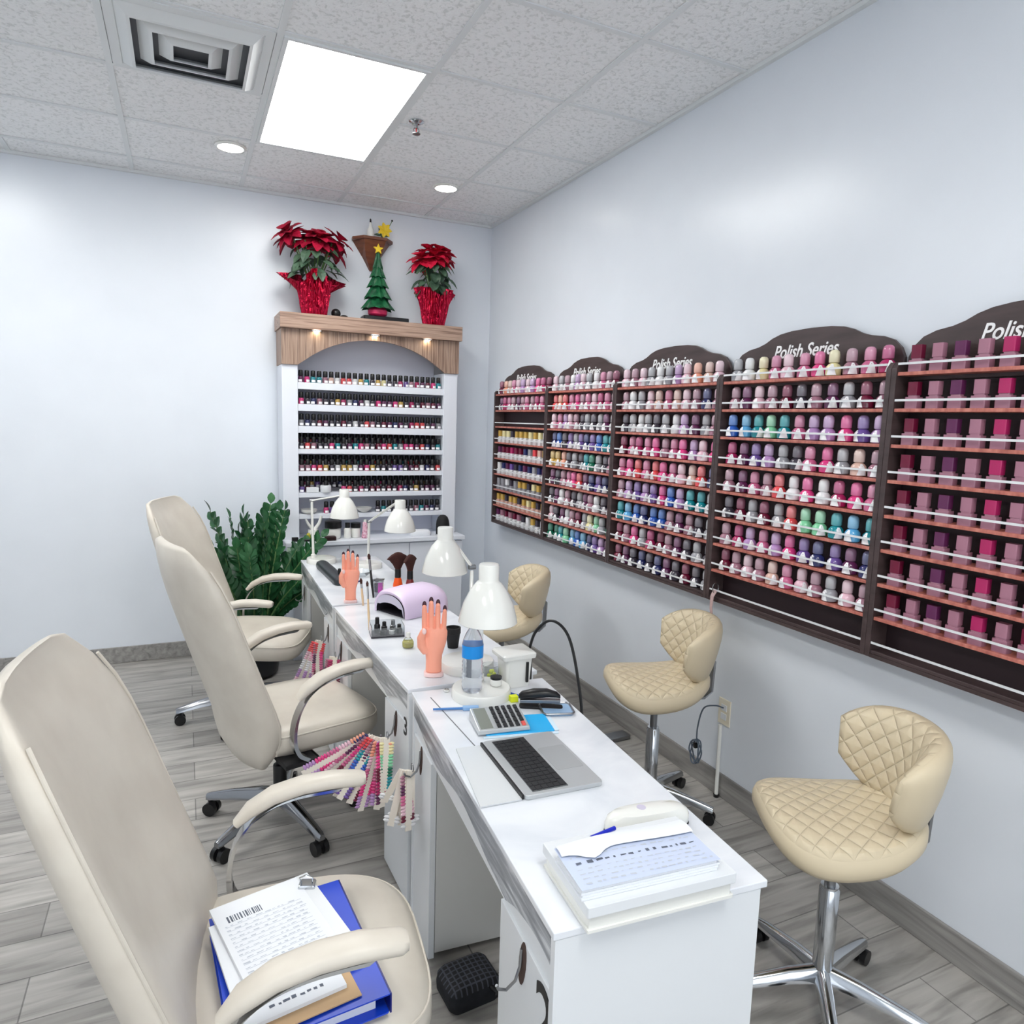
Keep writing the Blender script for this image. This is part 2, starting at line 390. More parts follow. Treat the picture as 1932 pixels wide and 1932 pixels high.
# ------------------------------------------------------------------ polish bottles
PAL = {'rose pink':(206,104,146),'hot pink':(230,66,138),'magenta':(176,40,98),'burgundy':(112,26,56),'pale pink':(234,192,206),
 'beige':(222,184,170),'peach':(244,166,138),'coral':(230,78,84),'lilac':(184,142,196),'violet':(112,84,158),'navy':(46,52,104),
 'royal blue':(46,96,190),'sky blue':(96,176,226),'teal':(28,146,158),'mint green':(136,212,166),'emerald':(20,112,84),'grey':(158,158,164),
 'charcoal':(64,58,70),'plum':(98,42,84),'gold':(206,168,84),'pale yellow':(236,226,172),'white':(236,236,238),'mauve':(168,118,136)}
BM = {}
M_glint_lab = mat('white bottle label and glint', (246,244,246), 0.25, coat=0.5)  # white for gel bottle labels and for glints painted on round bottles
def polish_mesh(c):
    if c in BM: return BM[c]
    rgb = PAL[c]; mb_ = mat(c+' lacquer', rgb, 0.12, coat=0.7)
    mc = mat(c+' cap', tuple(int(v*.62+255*.34) for v in rgb), 0.14, coat=0.6)
    b = MB(); b.lathe([(.020,0),(.0255,.004),(.0262,.020),(.0245,.034),(.017,.043),(.011,.046)], 16)
    for j in range(4): b.grid(lambda u, v, j=j: ((.0268-.0085*max(0,v-.7)/.3)*math.cos(PI+(u-.5)*1.25*(1-.7*v)), (.0268-.0085*max(0,v-.7)/.3)*math.sin(PI+(u-.5)*1.25*(1-.7*v)), .004+v*.038), 6, 4, 1) if j == 0 else None  # white triangle painted on as the glint of the glass
    k = MB(); k.lathe([(.0150,.0465),(.0180,.049),(.0182,.074),(.0165,.084),(.011,.0905),(.002,.092)], 14)
    BM[c] = (b.mesh('nail_polish_bottle', [mb_, M_glint_lab], 50), k.mesh('cap', mc, 50)); return BM[c]
GB = {}
def gel_mesh(c):
    if c in GB: return GB[c]
    b = MB(); b.lathe([(.0165,0),(.0178,.003),(.0178,.032),(.014,.039),(.009,.041)], 12); 
    b.grid(lambda u, v: (.0181*math.cos(-PI/2+(u-.5)*1.5), .0181*math.sin(-PI/2+(u-.5)*1.5), .004+v*.015), 5, 1, 1)
    k = MB(); k.lathe([(.0142,.0412),(.0150,.043),(.0140,.076),(.011,.079),(.002,.0795)], 12)
    GB[c] = (b.mesh('gel_polish_bottle', [mat(c+' gel', tuple(int(v*.8) for v in PAL[c]), .15, coat=.5), M_glint_lab], 50), k.mesh('cap', M_black, 50)); return GB[c]
SQ = {}
def square_mesh(c, body):
    if (c, body) in SQ: return SQ[c, body]
    b = MB(); b.prism(rrect(-.015,.015,-.021,.021,.005,3), 0, .036); b.prism(rrect(-.011,.011,-.015,.015,.005,3), .036, .041)
    k = MB(); k.prism(rrect(-.0125,.0125,-.0165,.0165,.004,3), .0412, .082)
    SQ[c, body] = (b.mesh('square_polish_bottle', mat('sq '+body, PAL[body], .2, coat=.4), 30), k.mesh('cap', mat('sqcap '+c, PAL[c], .25), 30)); return SQ[c, body]
ORD = 'first second third fourth fifth sixth seventh eighth ninth tenth eleventh twelfth thirteenth'.split() + ['%dth' % n for n in range(14, 20)] + ['20th','21st','22nd','23rd','24th','25th','26th','27th','28th','29th','30th']
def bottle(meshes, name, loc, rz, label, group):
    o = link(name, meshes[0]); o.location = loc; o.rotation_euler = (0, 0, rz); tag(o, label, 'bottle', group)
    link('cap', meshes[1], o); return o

# ------------------------------------------------------------------ wall racks
FX = 2.03
SZ = [1.808-.1125*i for i in range(9)]
BY = [4.672, 3.866, 3.108, 2.318, 1.532, 0.745]
RN = ['rack nearest the corner', 'second rack from corner', 'third rack from corner', 'fourth rack from corner', 'fifth rack from corner']
for i in range(5):
    y1, y0 = BY[i], BY[i+1]; w = y1-y0
    t = thing('wall_rack', ['dark brown wall rack nearest the corner with one empty shelf near its top','dark brown polish rack on the wall, second from the corner','dark brown polish rack above the tan stool, third from the corner','dark brown polish rack with empty bottom shelf, fourth from the corner','dark brown polish rack furthest from the corner at the right'][i], 'wall rack', (FX, (y0+y1)/2, .885), 0, 'dark brown polish racks on the wall')
    h = w/2
    p = MB(); p.box(.074, .083, -h+.001, h-.001, 0, .96); obj('back_panel', p, M_rackd, t, smooth=0)
    for s in (-1, 1):
        p = MB(); a, b = sorted((s*(h-.0185), s*(h-.0005))); p.prism([(-.004,0),(.073,0),(.073,.955),(.012,.955),(-.004,.935)], a, b, 'y'); obj('side_panel', p, M_rack, t, smooth=0, bevel=.0015)
    p = MB(); p.box(-.004, .073, -h+.019, h-.019, 0, .012); obj('bottom_board', p, M_rack, t, smooth=0)
    for k in range(9):
        z = SZ[k]-.885
        p = MB(); p.box(.0, .073, -h+.0195, h-.0195, z-.011, z); s_ = obj('shelf', p, M_shelf if k < 8 else M_rack, t, smooth=0, bevel=.0012)
        p = MB(); p.box(-.002, .0015, -h+.0195, h-.0195, z+.022, z+.029); obj('guard_rail', p, M_rail, t, smooth=0)
    # header: plateau, shoulders, ends (a moulded profile)
    prof = [(-h+.006, .90), (-h+.006, .975), (-h+.022, 1.008), (-h+.05, 1.034), (-h+.09, 1.049), (-h+.14, 1.057), (-h+.175, 1.068), (-h+.21, 1.085), (-h+.25, 1.097), (-.09, 1.104), (0, 1.107)]
    prof = prof + [(-y, z) for y, z in prof[-2::-1]]
    p = MB(); p.prism(prof, .060, .0735, 'x'); hd = obj('header', p, M_rack, t, smooth=0, bevel=.002)
    text('lettering', 'Polish Series', .068, M_letter, hd, (.0588, .02, 1.006), (R(90), 0, R(-90)), shear=.3, scale=(.86, 1, 1))

def mix(a, n):
    """palette run: list of colours stretched over n bottles"""
    return [a[min(int(j*len(a)/n), len(a)-1)] for j in range(n)]
W = 'white'
PL = {
 1: [['pale pink','grey','mauve','white','lilac','pale pink','grey','white','rose pink','mauve','burgundy'], ['coral','peach','coral','rose pink','hot pink','mauve','rose pink','pale pink','magenta','rose pink','pale pink'],
     ['pale pink','rose pink','lilac','pale pink','mauve','charcoal','grey','charcoal','grey','plum','white'], ['navy','royal blue','charcoal','violet','grey','violet','navy','violet','royal blue','teal','teal'],
     ['gold','gold','peach','charcoal','grey','charcoal','teal','emerald','grey','charcoal','mauve'], ['plum','charcoal','mauve','rose pink','hot pink','coral','plum','navy','violet','navy','charcoal'],
     ['charcoal','plum','white','mauve','charcoal','grey','plum','mauve','white','charcoal','plum'], ['pale pink','charcoal','plum','white','mauve','burgundy','grey','pale yellow','mint green','grey','emerald'],
     ['emerald','emerald','teal','mint green','sky blue','royal blue','sky blue','navy','violet','lilac','plum']],
 2: [['pale pink','mauve','pale pink','grey','white','grey','lilac','pale pink','peach','beige','pale pink'], ['mauve','white','grey','pale pink','beige','rose pink','beige','pale pink','mauve','navy','mauve'],
     ['charcoal','grey','white','grey','charcoal','grey','white','lilac','plum','grey','mauve'], ['burgundy','rose pink','magenta','rose pink','hot pink','mauve','rose pink','hot pink','lilac','pale pink','hot pink'],
     ['rose pink','hot pink','coral','rose pink','coral','hot pink','rose pink','pale pink','beige','coral','navy'], ['mauve','lilac','violet','lilac','violet','hot pink','royal blue','lilac','teal','teal','grey'],
     ['teal','sky blue','royal blue','navy','royal blue','royal blue','mauve','plum','mauve','charcoal','grey'], ['burgundy','mauve','hot pink','grey','magenta','burgundy','mauve','plum','charcoal','grey','charcoal'],
     ['burgundy','plum','charcoal','navy','charcoal','navy','plum','charcoal','burgundy','charcoal','grey']],
 3: [['grey','white','pale yellow','rose pink','pale pink','rose pink','hot pink','pale yellow','mauve','rose pink','magenta'], ['mauve','plum','pale pink','mauve','burgundy','charcoal','mauve','plum','grey','burgundy','mauve'],
     ['royal blue','sky blue','teal','mint green','teal','rose pink','lilac','lilac','hot pink','violet','lilac'], ['magenta','plum','violet','lilac','grey','charcoal','rose pink','hot pink','grey','beige','mauve'],
     ['mauve','plum','rose pink','mauve','coral','white','hot pink','white','magenta','hot pink','rose pink'], ['charcoal','burgundy','grey','burgundy','grey','coral','mint green','mint green','teal','sky blue','teal'],
     ['mauve','magenta','lilac','rose pink','lilac','hot pink','violet','navy','violet','plum','navy'], ['burgundy','mauve','pale pink','mauve','beige','rose pink','pale pink','mauve','grey','pale pink','mauve'], []],
 0: [['burgundy','peach','beige','rose pink','pale pink','lilac','pale pink','lilac','hot pink','magenta','burgundy'], ['plum','magenta','rose pink','mauve','plum','mauve','rose pink','mauve','magenta','rose pink','mauve'], [], [], [], [], [], [], []]}
for i in range(4):
    y1, y0 = BY[i]-.05, BY[i+1]+.036
    for k in range(9):
        row = PL[i][k]; n = len(row)
        for j, c in enumerate(row):
            y = y1-.012 - (y1-y0-.02)*j/max(n-1, 1)
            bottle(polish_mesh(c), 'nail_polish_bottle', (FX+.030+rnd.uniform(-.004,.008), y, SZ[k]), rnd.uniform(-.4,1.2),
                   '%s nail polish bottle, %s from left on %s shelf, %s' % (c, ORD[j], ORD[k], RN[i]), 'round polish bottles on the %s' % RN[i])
SQP = {0: {3: (['gold','pale yellow','pale yellow','charcoal','gold','gold','gold','pale yellow','gold','pale yellow','white'], ['white']),
           4: (['plum','burgundy','burgundy','magenta','burgundy','burgundy','navy','grey','coral','beige','gold'], ['white']),
           5: (['white','navy','plum','violet','charcoal','navy','plum','navy','grey','navy','plum'], ['white']),
           6: (['grey','grey','white','charcoal','grey','gold','gold','charcoal','pale yellow','gold','charcoal'], ['grey']),
           7: (['gold','gold','charcoal','gold','gold','charcoal','gold','pale yellow','gold','charcoal','gold'], ['beige']),
           8: (['plum','mauve','burgundy','mauve','burgundy','mauve','charcoal','white','gold','charcoal','white'], ['white'])},
       4: {k: (['burgundy','mauve','plum','mauve','magenta','mauve','burgundy','plum'], ['mauve']) for k in range(8)}}
for i in SQP:
    y1, y0 = BY[i]-.05, BY[i+1]+.04
    for k in SQP[i]:
        row, body = SQP[i][k]
        for j, c in enumerate(row):
            y = y1-.012-(y1-y0-.02)*j/10
            bottle(square_mesh(c, body[0]), 'square_polish_bottle', (FX+.028, y, SZ[k]), rnd.uniform(-.06,.06),
                   'square bottle with %s cap, %s from left on %s shelf, %s' % (c, ORD[j], ORD[k], RN[i]), 'square polish bottles on the %s' % RN[i])
# ------------------------------------------------------------------ back display cabinet
DX0, DX1 = .575, 1.772
t = thing('display_cabinet', 'tall white polish display cabinet with arched oak top against the back wall', 'display cabinet', ((DX0+DX1)/2, 4.87, 0))
hw = (DX1-DX0)/2; cx = (DX0+DX1)/2
def L(x): return x-cx
for s in (-1, 1):
    p = MB(); a, b = sorted((s*hw, s*(hw-.10))); p.box(a, b, -.12, .12, .802, 1.94); obj('side_pillar', p, M_cab, t, smooth=0, bevel=.003)
p = MB(); p.box(-hw+.101, hw-.101, .105, .125, .802, 2.16); obj('back_panel', p, mat('bluish white back', (214,216,228), .4), t, smooth=0)
prof = [(-hw-.002, 1.941), (-hw+.10, 1.941)]
n = 24
ch_, ri_ = hw-.105, .186; ra_ = (ch_**2+ri_**2)/(2*ri_); th_ = math.asin(ch_/ra_)
prof += [(ra_*math.sin(-th_+2*th_*j/n), 1.941+ri_-ra_+ra_*math.cos(-th_+2*th_*j/n)) for j in range(1, n)]
prof += [(hw-.10, 1.941), (hw+.002, 1.941), (hw+.002, 2.165), (-hw-.002, 2.165)]
p = MB(); p.prism(prof, -.135, -.115, 'y'); va = obj('valance', p, M_oak, t, smooth=0)
for s in (-1, 1):
    p = MB(); a, b = sorted((s*(hw-.016), s*(hw+.002))); p.box(a, b, -.1149, .125, 1.941, 2.165); obj('valance_side', p, M_oak, t, smooth=0)
p = MB(); p.box(-hw-.012, hw+.012, -.172, .128, 2.1655, 2.262); obj('cornice', p, M_oakh, t, smooth=0, bevel=.002)
for x in (.79, 1.17, 1.535):
    p = MB(); p.lathe([(.030,0),(.032,-.006),(.026,-.010),(.018,-.009)], 20, (L(x), -.152, 2.1652), cap=False); pk = obj('puck_light', p, M_white, t)
    p = MB(); p.lathe([(.018,-.0085),(.012,-.012),(.001,-.013)], 16, (L(x), -.152, 2.1652)); obj('lens', p, M_puck, pk)
DSZ = [1.832, 1.692, 1.550, 1.400, 1.253, 1.110, .966]
for z in DSZ:
    th = .045 if z > 1.5 else .032
    p = MB(); p.box(-hw+.1005, hw-.1005, -.112, .104, z-th, z); obj('shelf', p, M_cab, t, smooth=0, bevel=.002)
for z in DSZ[3:6]:
    p = MB(); p.box(-hw+.102, hw-.102, .0, .103, z+.0005, z+.021); obj('shelf_riser', p, mat('grey riser', (120,120,128), .6), t, smooth=0)
p = MB(); p.box(-hw-.005, hw+.03, -.255, .128, .772, .8015); obj('counter', p, M_cab, t, smooth=0, bevel=.004)
p = MB(); p.box(-hw+.045, hw+.02, -.215, .125, .0, .7715); obj('base_carcass', p, M_cab, t, smooth=0)
for a, b in ((-hw+.047, L(.982)-.002), (L(.982)+.002, L(1.398)-.002), (L(1.398)+.002, hw+.018)):
    p = MB(); p.box(a, b, -.234, -.2155, .03, .762); obj('door', p, M_cab, t, smooth=0, bevel=.002)
GC = ['charcoal','charcoal','plum','burgundy','charcoal','navy','grey','charcoal','plum','mauve','charcoal','coral','teal','hot pink','gold','white','violet','charcoal','burgundy','magenta']
top_special = {2:'teal',3:'teal',5:'beige',7:'coral',8:'coral',10:'gold',13:'gold',14:'pale yellow',18:'violet',22:'burgundy',23:'hot pink'}
for k, z in enumerate(DSZ):
    n = 25
    for j in range(n):
        c = top_special.get(j, rnd.choice(GC)) if k == 0 else rnd.choice(GC)
        if k == 6 and (j in (0,1,2,3,9,10,11,12)): continue
        if k == 5 and j in (2,3,5,6): continue
        x = DX0+.125+(DX1-DX0-.25)*j/(n-1)
        bottle(gel_mesh(c), 'gel_polish_bottle', (x, 4.788 if k else 4.80, z+.0004), rnd.uniform(-.5,.5), '%s gel polish bottle, black cap, %s from left on %s display shelf' % (c, ORD[j], ORD[k]), 'gel polish bottles on the display cabinet')
    if k in (3, 4, 5):
        for j in range(n):
            c = rnd.choice(GC); x = DX0+.125+(DX1-DX0-.25)*j/(n-1)
            bottle(gel_mesh(c), 'gel_polish_bottle', (x, 4.90, z+.0215), rnd.uniform(-.5,.5), '%s gel polish bottle behind front row, %s from left on %s display shelf' % (c, ORD[j], ORD[k]), 'gel polish bottles on the display cabinet')
# ------------------------------------------------------------------ things on the display cabinet
ZT = 2.2625
def star_pts(ro, ri, n=5, a0=90):
    return [((ro if k % 2 == 0 else ri)*math.cos(R(a0+180*k/n)), (ro if k % 2 == 0 else ri)*math.sin(R(a0+180*k/n))) for k in range(2*n)]
def poinsettia(x, y, s, hgt, spread, red, label, seed, wings):
    rr = random.Random(seed)
    t = thing('poinsettia', label, 'potted plant', (x, y, ZT), 0, 'poinsettias on top of the display cabinet')
    b = MB(); nf = 9 if spread > .2 else 7
    for i in range(nf):
        a = 2*PI*i/nf + rr.uniform(-.2,.2); rad = spread*(.25 if i % 3 == 0 else .74)*rr.uniform(.85,1.1)
        c = Vector((rad*math.cos(a), .42*rad*math.sin(a), hgt - .28*rad + rr.uniform(-.045,.035)))
        out = Vector((c.x*1.6, c.y*1.6-.05, .32)).normalized()
        for ring, (nl, Ln, tilt) in enumerate(((7, .105, -.08), (6, .095, .35), (4, .06, .9))):
            for j in range(nl):
                q = 2*PI*j/nl + rr.uniform(-.25,.25)
                u = out.orthogonal().normalized(); w = out.cross(u)
                d = (u*math.cos(q)+w*math.sin(q))+out*tilt
                b.leaf(c+out*.012*ring, d, out, Ln*s*rr.uniform(.85,1.15), .066*s, .28)
    obj('red_bracts', b, red, t, smooth=0)
    b = MB()
    for i in range(46):
        a = rr.uniform(0, 2*PI); rad = spread*rr.uniform(.1,.62); z = rr.uniform(hgt*.5, hgt*.86)
        d = (math.cos(a), math.sin(a)*.8, rr.uniform(-.75,.2))
        b.leaf((rad*math.cos(a), rad*.7*math.sin(a), z), d, (0,-.3,1), rr.uniform(.06,.10)*s, .056*s, .5)
    obj('foliage', b, M_green, t, smooth=0)
    b = MB()
    for i in range(nf):
        a = 2*PI*i/nf; b.tube([(0,0,.14), (spread*.3*math.cos(a), spread*.2*math.sin(a), hgt*.6), (spread*.6*math.cos(a), spread*.4*math.sin(a), hgt*.9)], .004, 5)
    obj('stems', b, M_stem, t)
    # crinkled foil wrap with flaring collar
    b = MB(); n = 44; rings = []
    ph = [rr.uniform(0, 6.28) for _ in range(4)]
    for k, (r, z) in enumerate(((.066,0),(.073,.045),(.080,.09),(.085,.13),(.089,.165),(.094,.195))):
        ring = []
        for i in range(n):
            a = 2*PI*i/n
            cr = (.006+.012*k/5)*(1 if i % 2 else -1)*rr.uniform(.4,1)
            fl = max(0, k-3)/2*(.10*wings*max(0, math.cos(2*a))**3+.012*math.sin(5*a+ph[1]))
            rad = (r+cr+fl)*s
            ring.append((rad*math.cos(a), rad*math.sin(a), (z+ max(0,k-3)/2*(.03*math.sin(3*a+ph[2]) + .06*max(0, math.sin(a*2+ph[3])-.5)))*s*1.05))
        rings.append(ring)
    b.loft(rings, False); b.lathe([(.066*s,.001),(.001,.001)], n, cap=False)
    obj('foil_wrap', b, M_foil, t, smooth=0)
    b = MB(); b.lathe([(.055*s,.003),(.075*s,.135*s),(.07*s,.138*s),(.001,.138*s)], 20); obj('pot', b, M_soil, t)
poinsettia(.79, 4.80, 1.12, .505, .225, M_red, 'larger crimson poinsettia in red foil at left of the display cabinet top', 3, 1)
poinsettia(1.605, 4.80, 1.08, .49, .165, M_red2, 'smaller bright red poinsettia in red foil at right of the display cabinet top', 8, .35)
t = thing('shelf_tray', 'low black tray carrying the green tree ornament on the display cabinet', 'tray', (1.265, 4.83, ZT))
b = MB(); b.prism(rrect(-.155,.155,-.06,.06,.012), .0005, .034); obj('tray_box', b, M_black, t, bevel=.004)
t = thing('tree_ornament', 'small green christmas tree ornament with yellow star on black tray', 'ornament', (1.215, 4.83, ZT+.0345))
b = MB(); b.lathe([(.045,0),(.064,.015),(.066,.04),(.050,.058),(.02,.064)], 20); obj('pot', b, M_pink, t)
b = MB(); tiers = [(.118,.055,.16),(.098,.125,.235),(.078,.20,.30),(.058,.265,.36),(.038,.325,.42)]
for r, z0, z1 in tiers:
    rings = []
    for rad, z in ((.02, z0+.02), (r*.9, z0+.006), (r, z0), (r*.62, z0+(z1-z0)*.45), (.012, z1)):
        rings.append([(rad*(1 if i % 2 else .8)*math.cos(2*PI*i/18+r*30), rad*(1 if i % 2 else .8)*math.sin(2*PI*i/18+r*30), z-(.012 if i % 2 and rad > .9*r else 0)) for i in range(18)])
    b.loft(rings)
obj('tree', b, M_tree, t, smooth=0)
b = MB(); b.prism(star_pts(.036,.016), -.008, .008, 'y'); o = obj('star', b, M_yel, t, smooth=0, bevel=.002); o.location = (0, -.01, .442)
t = thing('black_ornament', 'small black rounded ornament beside the crimson poinsettia pot', 'ornament', (.945, 4.83, ZT))
b = MB(); b.ball((-.01,0,.032),(.032,.03,.032),14,8); b.ball((.045,.005,.014),(.028,.02,.014),12,6); obj('ornament_body', b, M_black, t)
# little wall bracket shelf
t = thing('wall_bracket_shelf', 'small red brown wooden bracket shelf high on the back wall', 'shelf', (1.21, 5.0, 2.63))
b = MB(); b.prism([(-.135,-.001),(-.14,-.05),(-.08,-.125),(.08,-.125),(.14,-.05),(.135,-.001)], .183, .203); obj('shelf_top', b, M_brownw, t, smooth=0, bevel=.003)
b = MB(); b.loft([[(-.012,-.001,-.005),(-.012,-.02,-.005),(.012,-.02,-.005),(.012,-.001,-.005)], [(-.06,-.001,.08),(-.05,-.055,.08),(.05,-.055,.08),(.06,-.001,.08)], [(-.128,-.001,.1825),(-.075,-.115,.1825),(.075,-.115,.1825),(.128,-.001,.1825)]]); obj('bracket', b, M_brownw, t, smooth=0)
t = thing('dropper_bottle', 'white tapered bottle with dark tip on the wall bracket shelf', 'bottle', (1.19, 4.935, 2.8335))
b = MB(); b.lathe([(.022,0),(.024,.004),(.024,.05),(.012,.072),(.006,.10)], 14); obj('bottle_body', b, M_whitepl, t)
b = MB(); b.lathe([(.0065,.1002),(.006,.118),(.002,.126)], 10); obj('tip', b, M_blackm, t)
t = thing('yellow_flower', 'yellow flower sprig standing on the wall bracket shelf', 'flower', (1.285, 4.935, 2.8335))
b = MB(); b.tube([(-.03,0,0),(-.01,0,.03),(0,0,.06)],.003,5); b.tube([(0,0,.05),(.04,0,.1),(.055,0,.13)],.0025,5); b.ball((.055,0,.132),.007,6,4,1); obj('stem', b, [M_stem, M_blackm], t)
b = MB()
for i in range(7): b.leaf((0,-.01,.06),(math.cos(i*.9),-.25,math.sin(i*.9)),(0,-1,.1),.05,.03,.2)
obj('petals', b, M_yel, t, smooth=0)
b = MB()
for i in range(4): b.leaf((-.02,0,.025),(math.cos(i*1.5+.3),-.2,.5*math.sin(i*1.5)),(0,-1,.1),.05,.018,.2)
obj('leaves', b, M_green, t, smooth=0)

# ------------------------------------------------------------------ manicure tables
def table(x, y, rz, Lg, W, label, near_no, right_gap=0):
    t = thing('manicure_table', label, 'table', (x, y, 0), rz, 'white manicure tables in a row')
    p = MB(); p.box(0, W, 0, Lg, .745, .760); obj('tabletop', p, M_top, t, smooth=0, bevel=.002)
    for a, b in ((.0015,.0195), (Lg-.0195, Lg-.0015)):
        p = MB(); p.box(.004, W-.014, a, b, .0, .7445); obj('end_panel', p, M_white, t, smooth=0, bevel=.001)
    p = MB(); p.box(.012, .026, .020, Lg-.020, .632, .7444); obj('apron', p, M_white, t, smooth=0)
    # marble laminate with waving lower edge
    N = 48; lo = [(.0205+(Lg-.041)*i/N, .674+.016*math.sin(PI*4.2*(i/N)**.9+.7)-.012*math.exp(-((i/N-.21)/.03)**2)) for i in range(N+1)]
    p = MB(); p.prism([(Lg-.0205,.7442),(.0205,.7442)]+lo, .0045, .0115, 'x'); obj('marble_band', p, M_marble, t, smooth=0)
    for which, (a, b) in enumerate(((.020, .275), (Lg-.235, Lg-.020))):
        p = MB(); p.box(.026, W-.03, a+.0005, b, .03, .631); obj('cabinet_carcass', p, M_grey, t, smooth=0)
        p = MB(); p.box(.0065, .0245, a+.001, b, .012, .6315); d = obj('cabinet_door', p, M_white, t, smooth=0, bevel=.001)
        hook = (a+.127 if which == 0 else b-.095)
        q = MB(); d2 = d
        hd = MB(); n = 16
        hd.prism([(hook+.017*math.cos(2*PI*i/n)-.008*math.sin(2*PI*i/n), .585+.05*math.sin(2*PI*i/n)) for i in range(n)], .0055, .0064, 'x'); obj('finger_hole', hd, M_hole, d, smooth=0)
        hk = MB(); hk.tube([(.004,hook+.002,.615),(.001,hook,.58),(-.008,hook,.552),(-.026,hook,.538),(-.042,hook,.544),(-.046,hook,.553)], .0032, 6); obj('hook', hk, M_steel, d)
        if which == 0 and near_no: text('numeral', near_no, .165 if near_no == '2' else .085, M_black, d, (.0058, .040, .505 if near_no == '2' else .59), (R(90), 0, R(-90)), .0006)
    p = MB(); p.box(W*.62, W*.62+.016, .2755, Lg-.2355, .12, .7444); obj('modesty_panel', p, M_grey, t, smooth=0)
    return t
M_hole = mat('dark brown hole', (74,56,50), .8)
T3 = (.545, .943, R(-4.4))
table(*T3, 1.11, .45, 'white manicure table closest to the viewer with laptop and papers on it', '2')
table(.625, 2.072, R(1.6), 1.07, .47, 'white manicure table in the middle of the row with lavender nail lamp', '3')
table(.592, 3.165, R(-1.0), 1.09, .455, 'white manicure table at the far end of the row by the display cabinet', '')
Z = .7605
# ------------------------------------------------------------------ desk lamps
def lamp(label, base, br, pole, joints, rim, s=1.0, flip=0):
    t = thing('desk_lamp', label, 'desk lamp', base, 0, 'white desk lamps on the manicure tables')
    bx, by, bz = base
    def l(p): return (p[0]-bx, p[1]-by, p[2]-bz)
    b = MB(); b.lathe([(br,0),(br,.024),(br-.004,.029),(.004,.030)], 40); obj('base', b, M_whitepl, t)
    foot = l(pole[0])
    b = MB(); b.tube([l(p) for p in pole], .0075, 8); b.lathe([(.014,0),(.014,.02),(.009,.024)], 14, (foot[0], foot[1], .030)); obj('pole', b, M_whitepl, t)
    for i, (a, c) in enumerate(zip(joints, joints[1:])):
        b = MB(); d = (Vector(c)-Vector(a)).normalized(); o_ = d.cross(Vector((0,0,1))); o_ = o_.normalized()*.006 if o_.length > .01 else Vector((.006,0,0))
        b.tube([Vector(l(a))+o_, Vector(l(c))+o_], .0042, 6); b.tube([Vector(l(a))-o_, Vector(l(c))-o_], .0042, 6); obj('arm', b, M_whitepl, t)
    for a in joints[:-1]:
        b = MB(); c = Vector(l(a)); b.cyl(c+Vector((-.013,0,0)), c+Vector((.013,0,0)), .009, 12); obj('joint_knob', b, M_steel, t)
    c = l(rim)
    b = MB(); b.lathe([(.083*s,0),(.0855*s,.002),(.083*s,.018*s),(.072*s,.058*s),(.052*s,.098*s),(.036*s,.118*s),(.031*s,.122*s),(.0295*s,.126*s),(.0295*s,.168*s),(.027*s,.172*s),(.002,.173*s)], 40, c)
    b.lathe([(.0825*s,.001),(.069*s,.058*s),(.048*s,.098*s),(.03*s,.116*s),(.002,.117*s)], 32, c, cap=False); sh = obj('shade', b, M_whitepl, t)
    b = MB(); b.lathe([(.012,.116*s),(.014,.09*s),(.026,.06*s),(.024,.038*s),(.002,.028*s)], 16, c); obj('bulb', b, mat('frosted bulb', (235,235,230), .4), sh)
    return t
lamp('white desk lamp standing furthest away, beside the black hand rest', (.715, 4.150, Z), .085, [(.668,4.15,Z+.03),(.663,4.16,1.128)], [(.663,4.16,1.128),(.812,4.10,1.160)], (.838, 4.095, 1.03), .98)
lamp('white desk lamp with slanting arm behind the brushes on the far table', (.945, 3.93, Z), .075, [(.933,3.90,Z+.03),(.933,3.88,1.035)], [(.933,3.88,1.035),(1.022,3.65,1.165)], (1.035, 3.61, 1.018), .98)
lamp('white desk lamp with bent arm at the right, second nearest', (.875, 2.195, Z), .095, [(.90,2.24,Z+.03),(.962,2.385,1.06)], [(.962,2.385,1.075),(.896,2.432,1.176)], (.873, 2.437, 1.050), 1.0)
lamp('large white desk lamp nearest the viewer, behind the water bottle', (.825, 1.945, Z), .0935, [(.842,2.00,Z+.03),(.862,2.04,1.09)], [(.862,2.04,1.10),(.80,1.845,1.185)], (.784, 1.812, 1.040), 1.0)
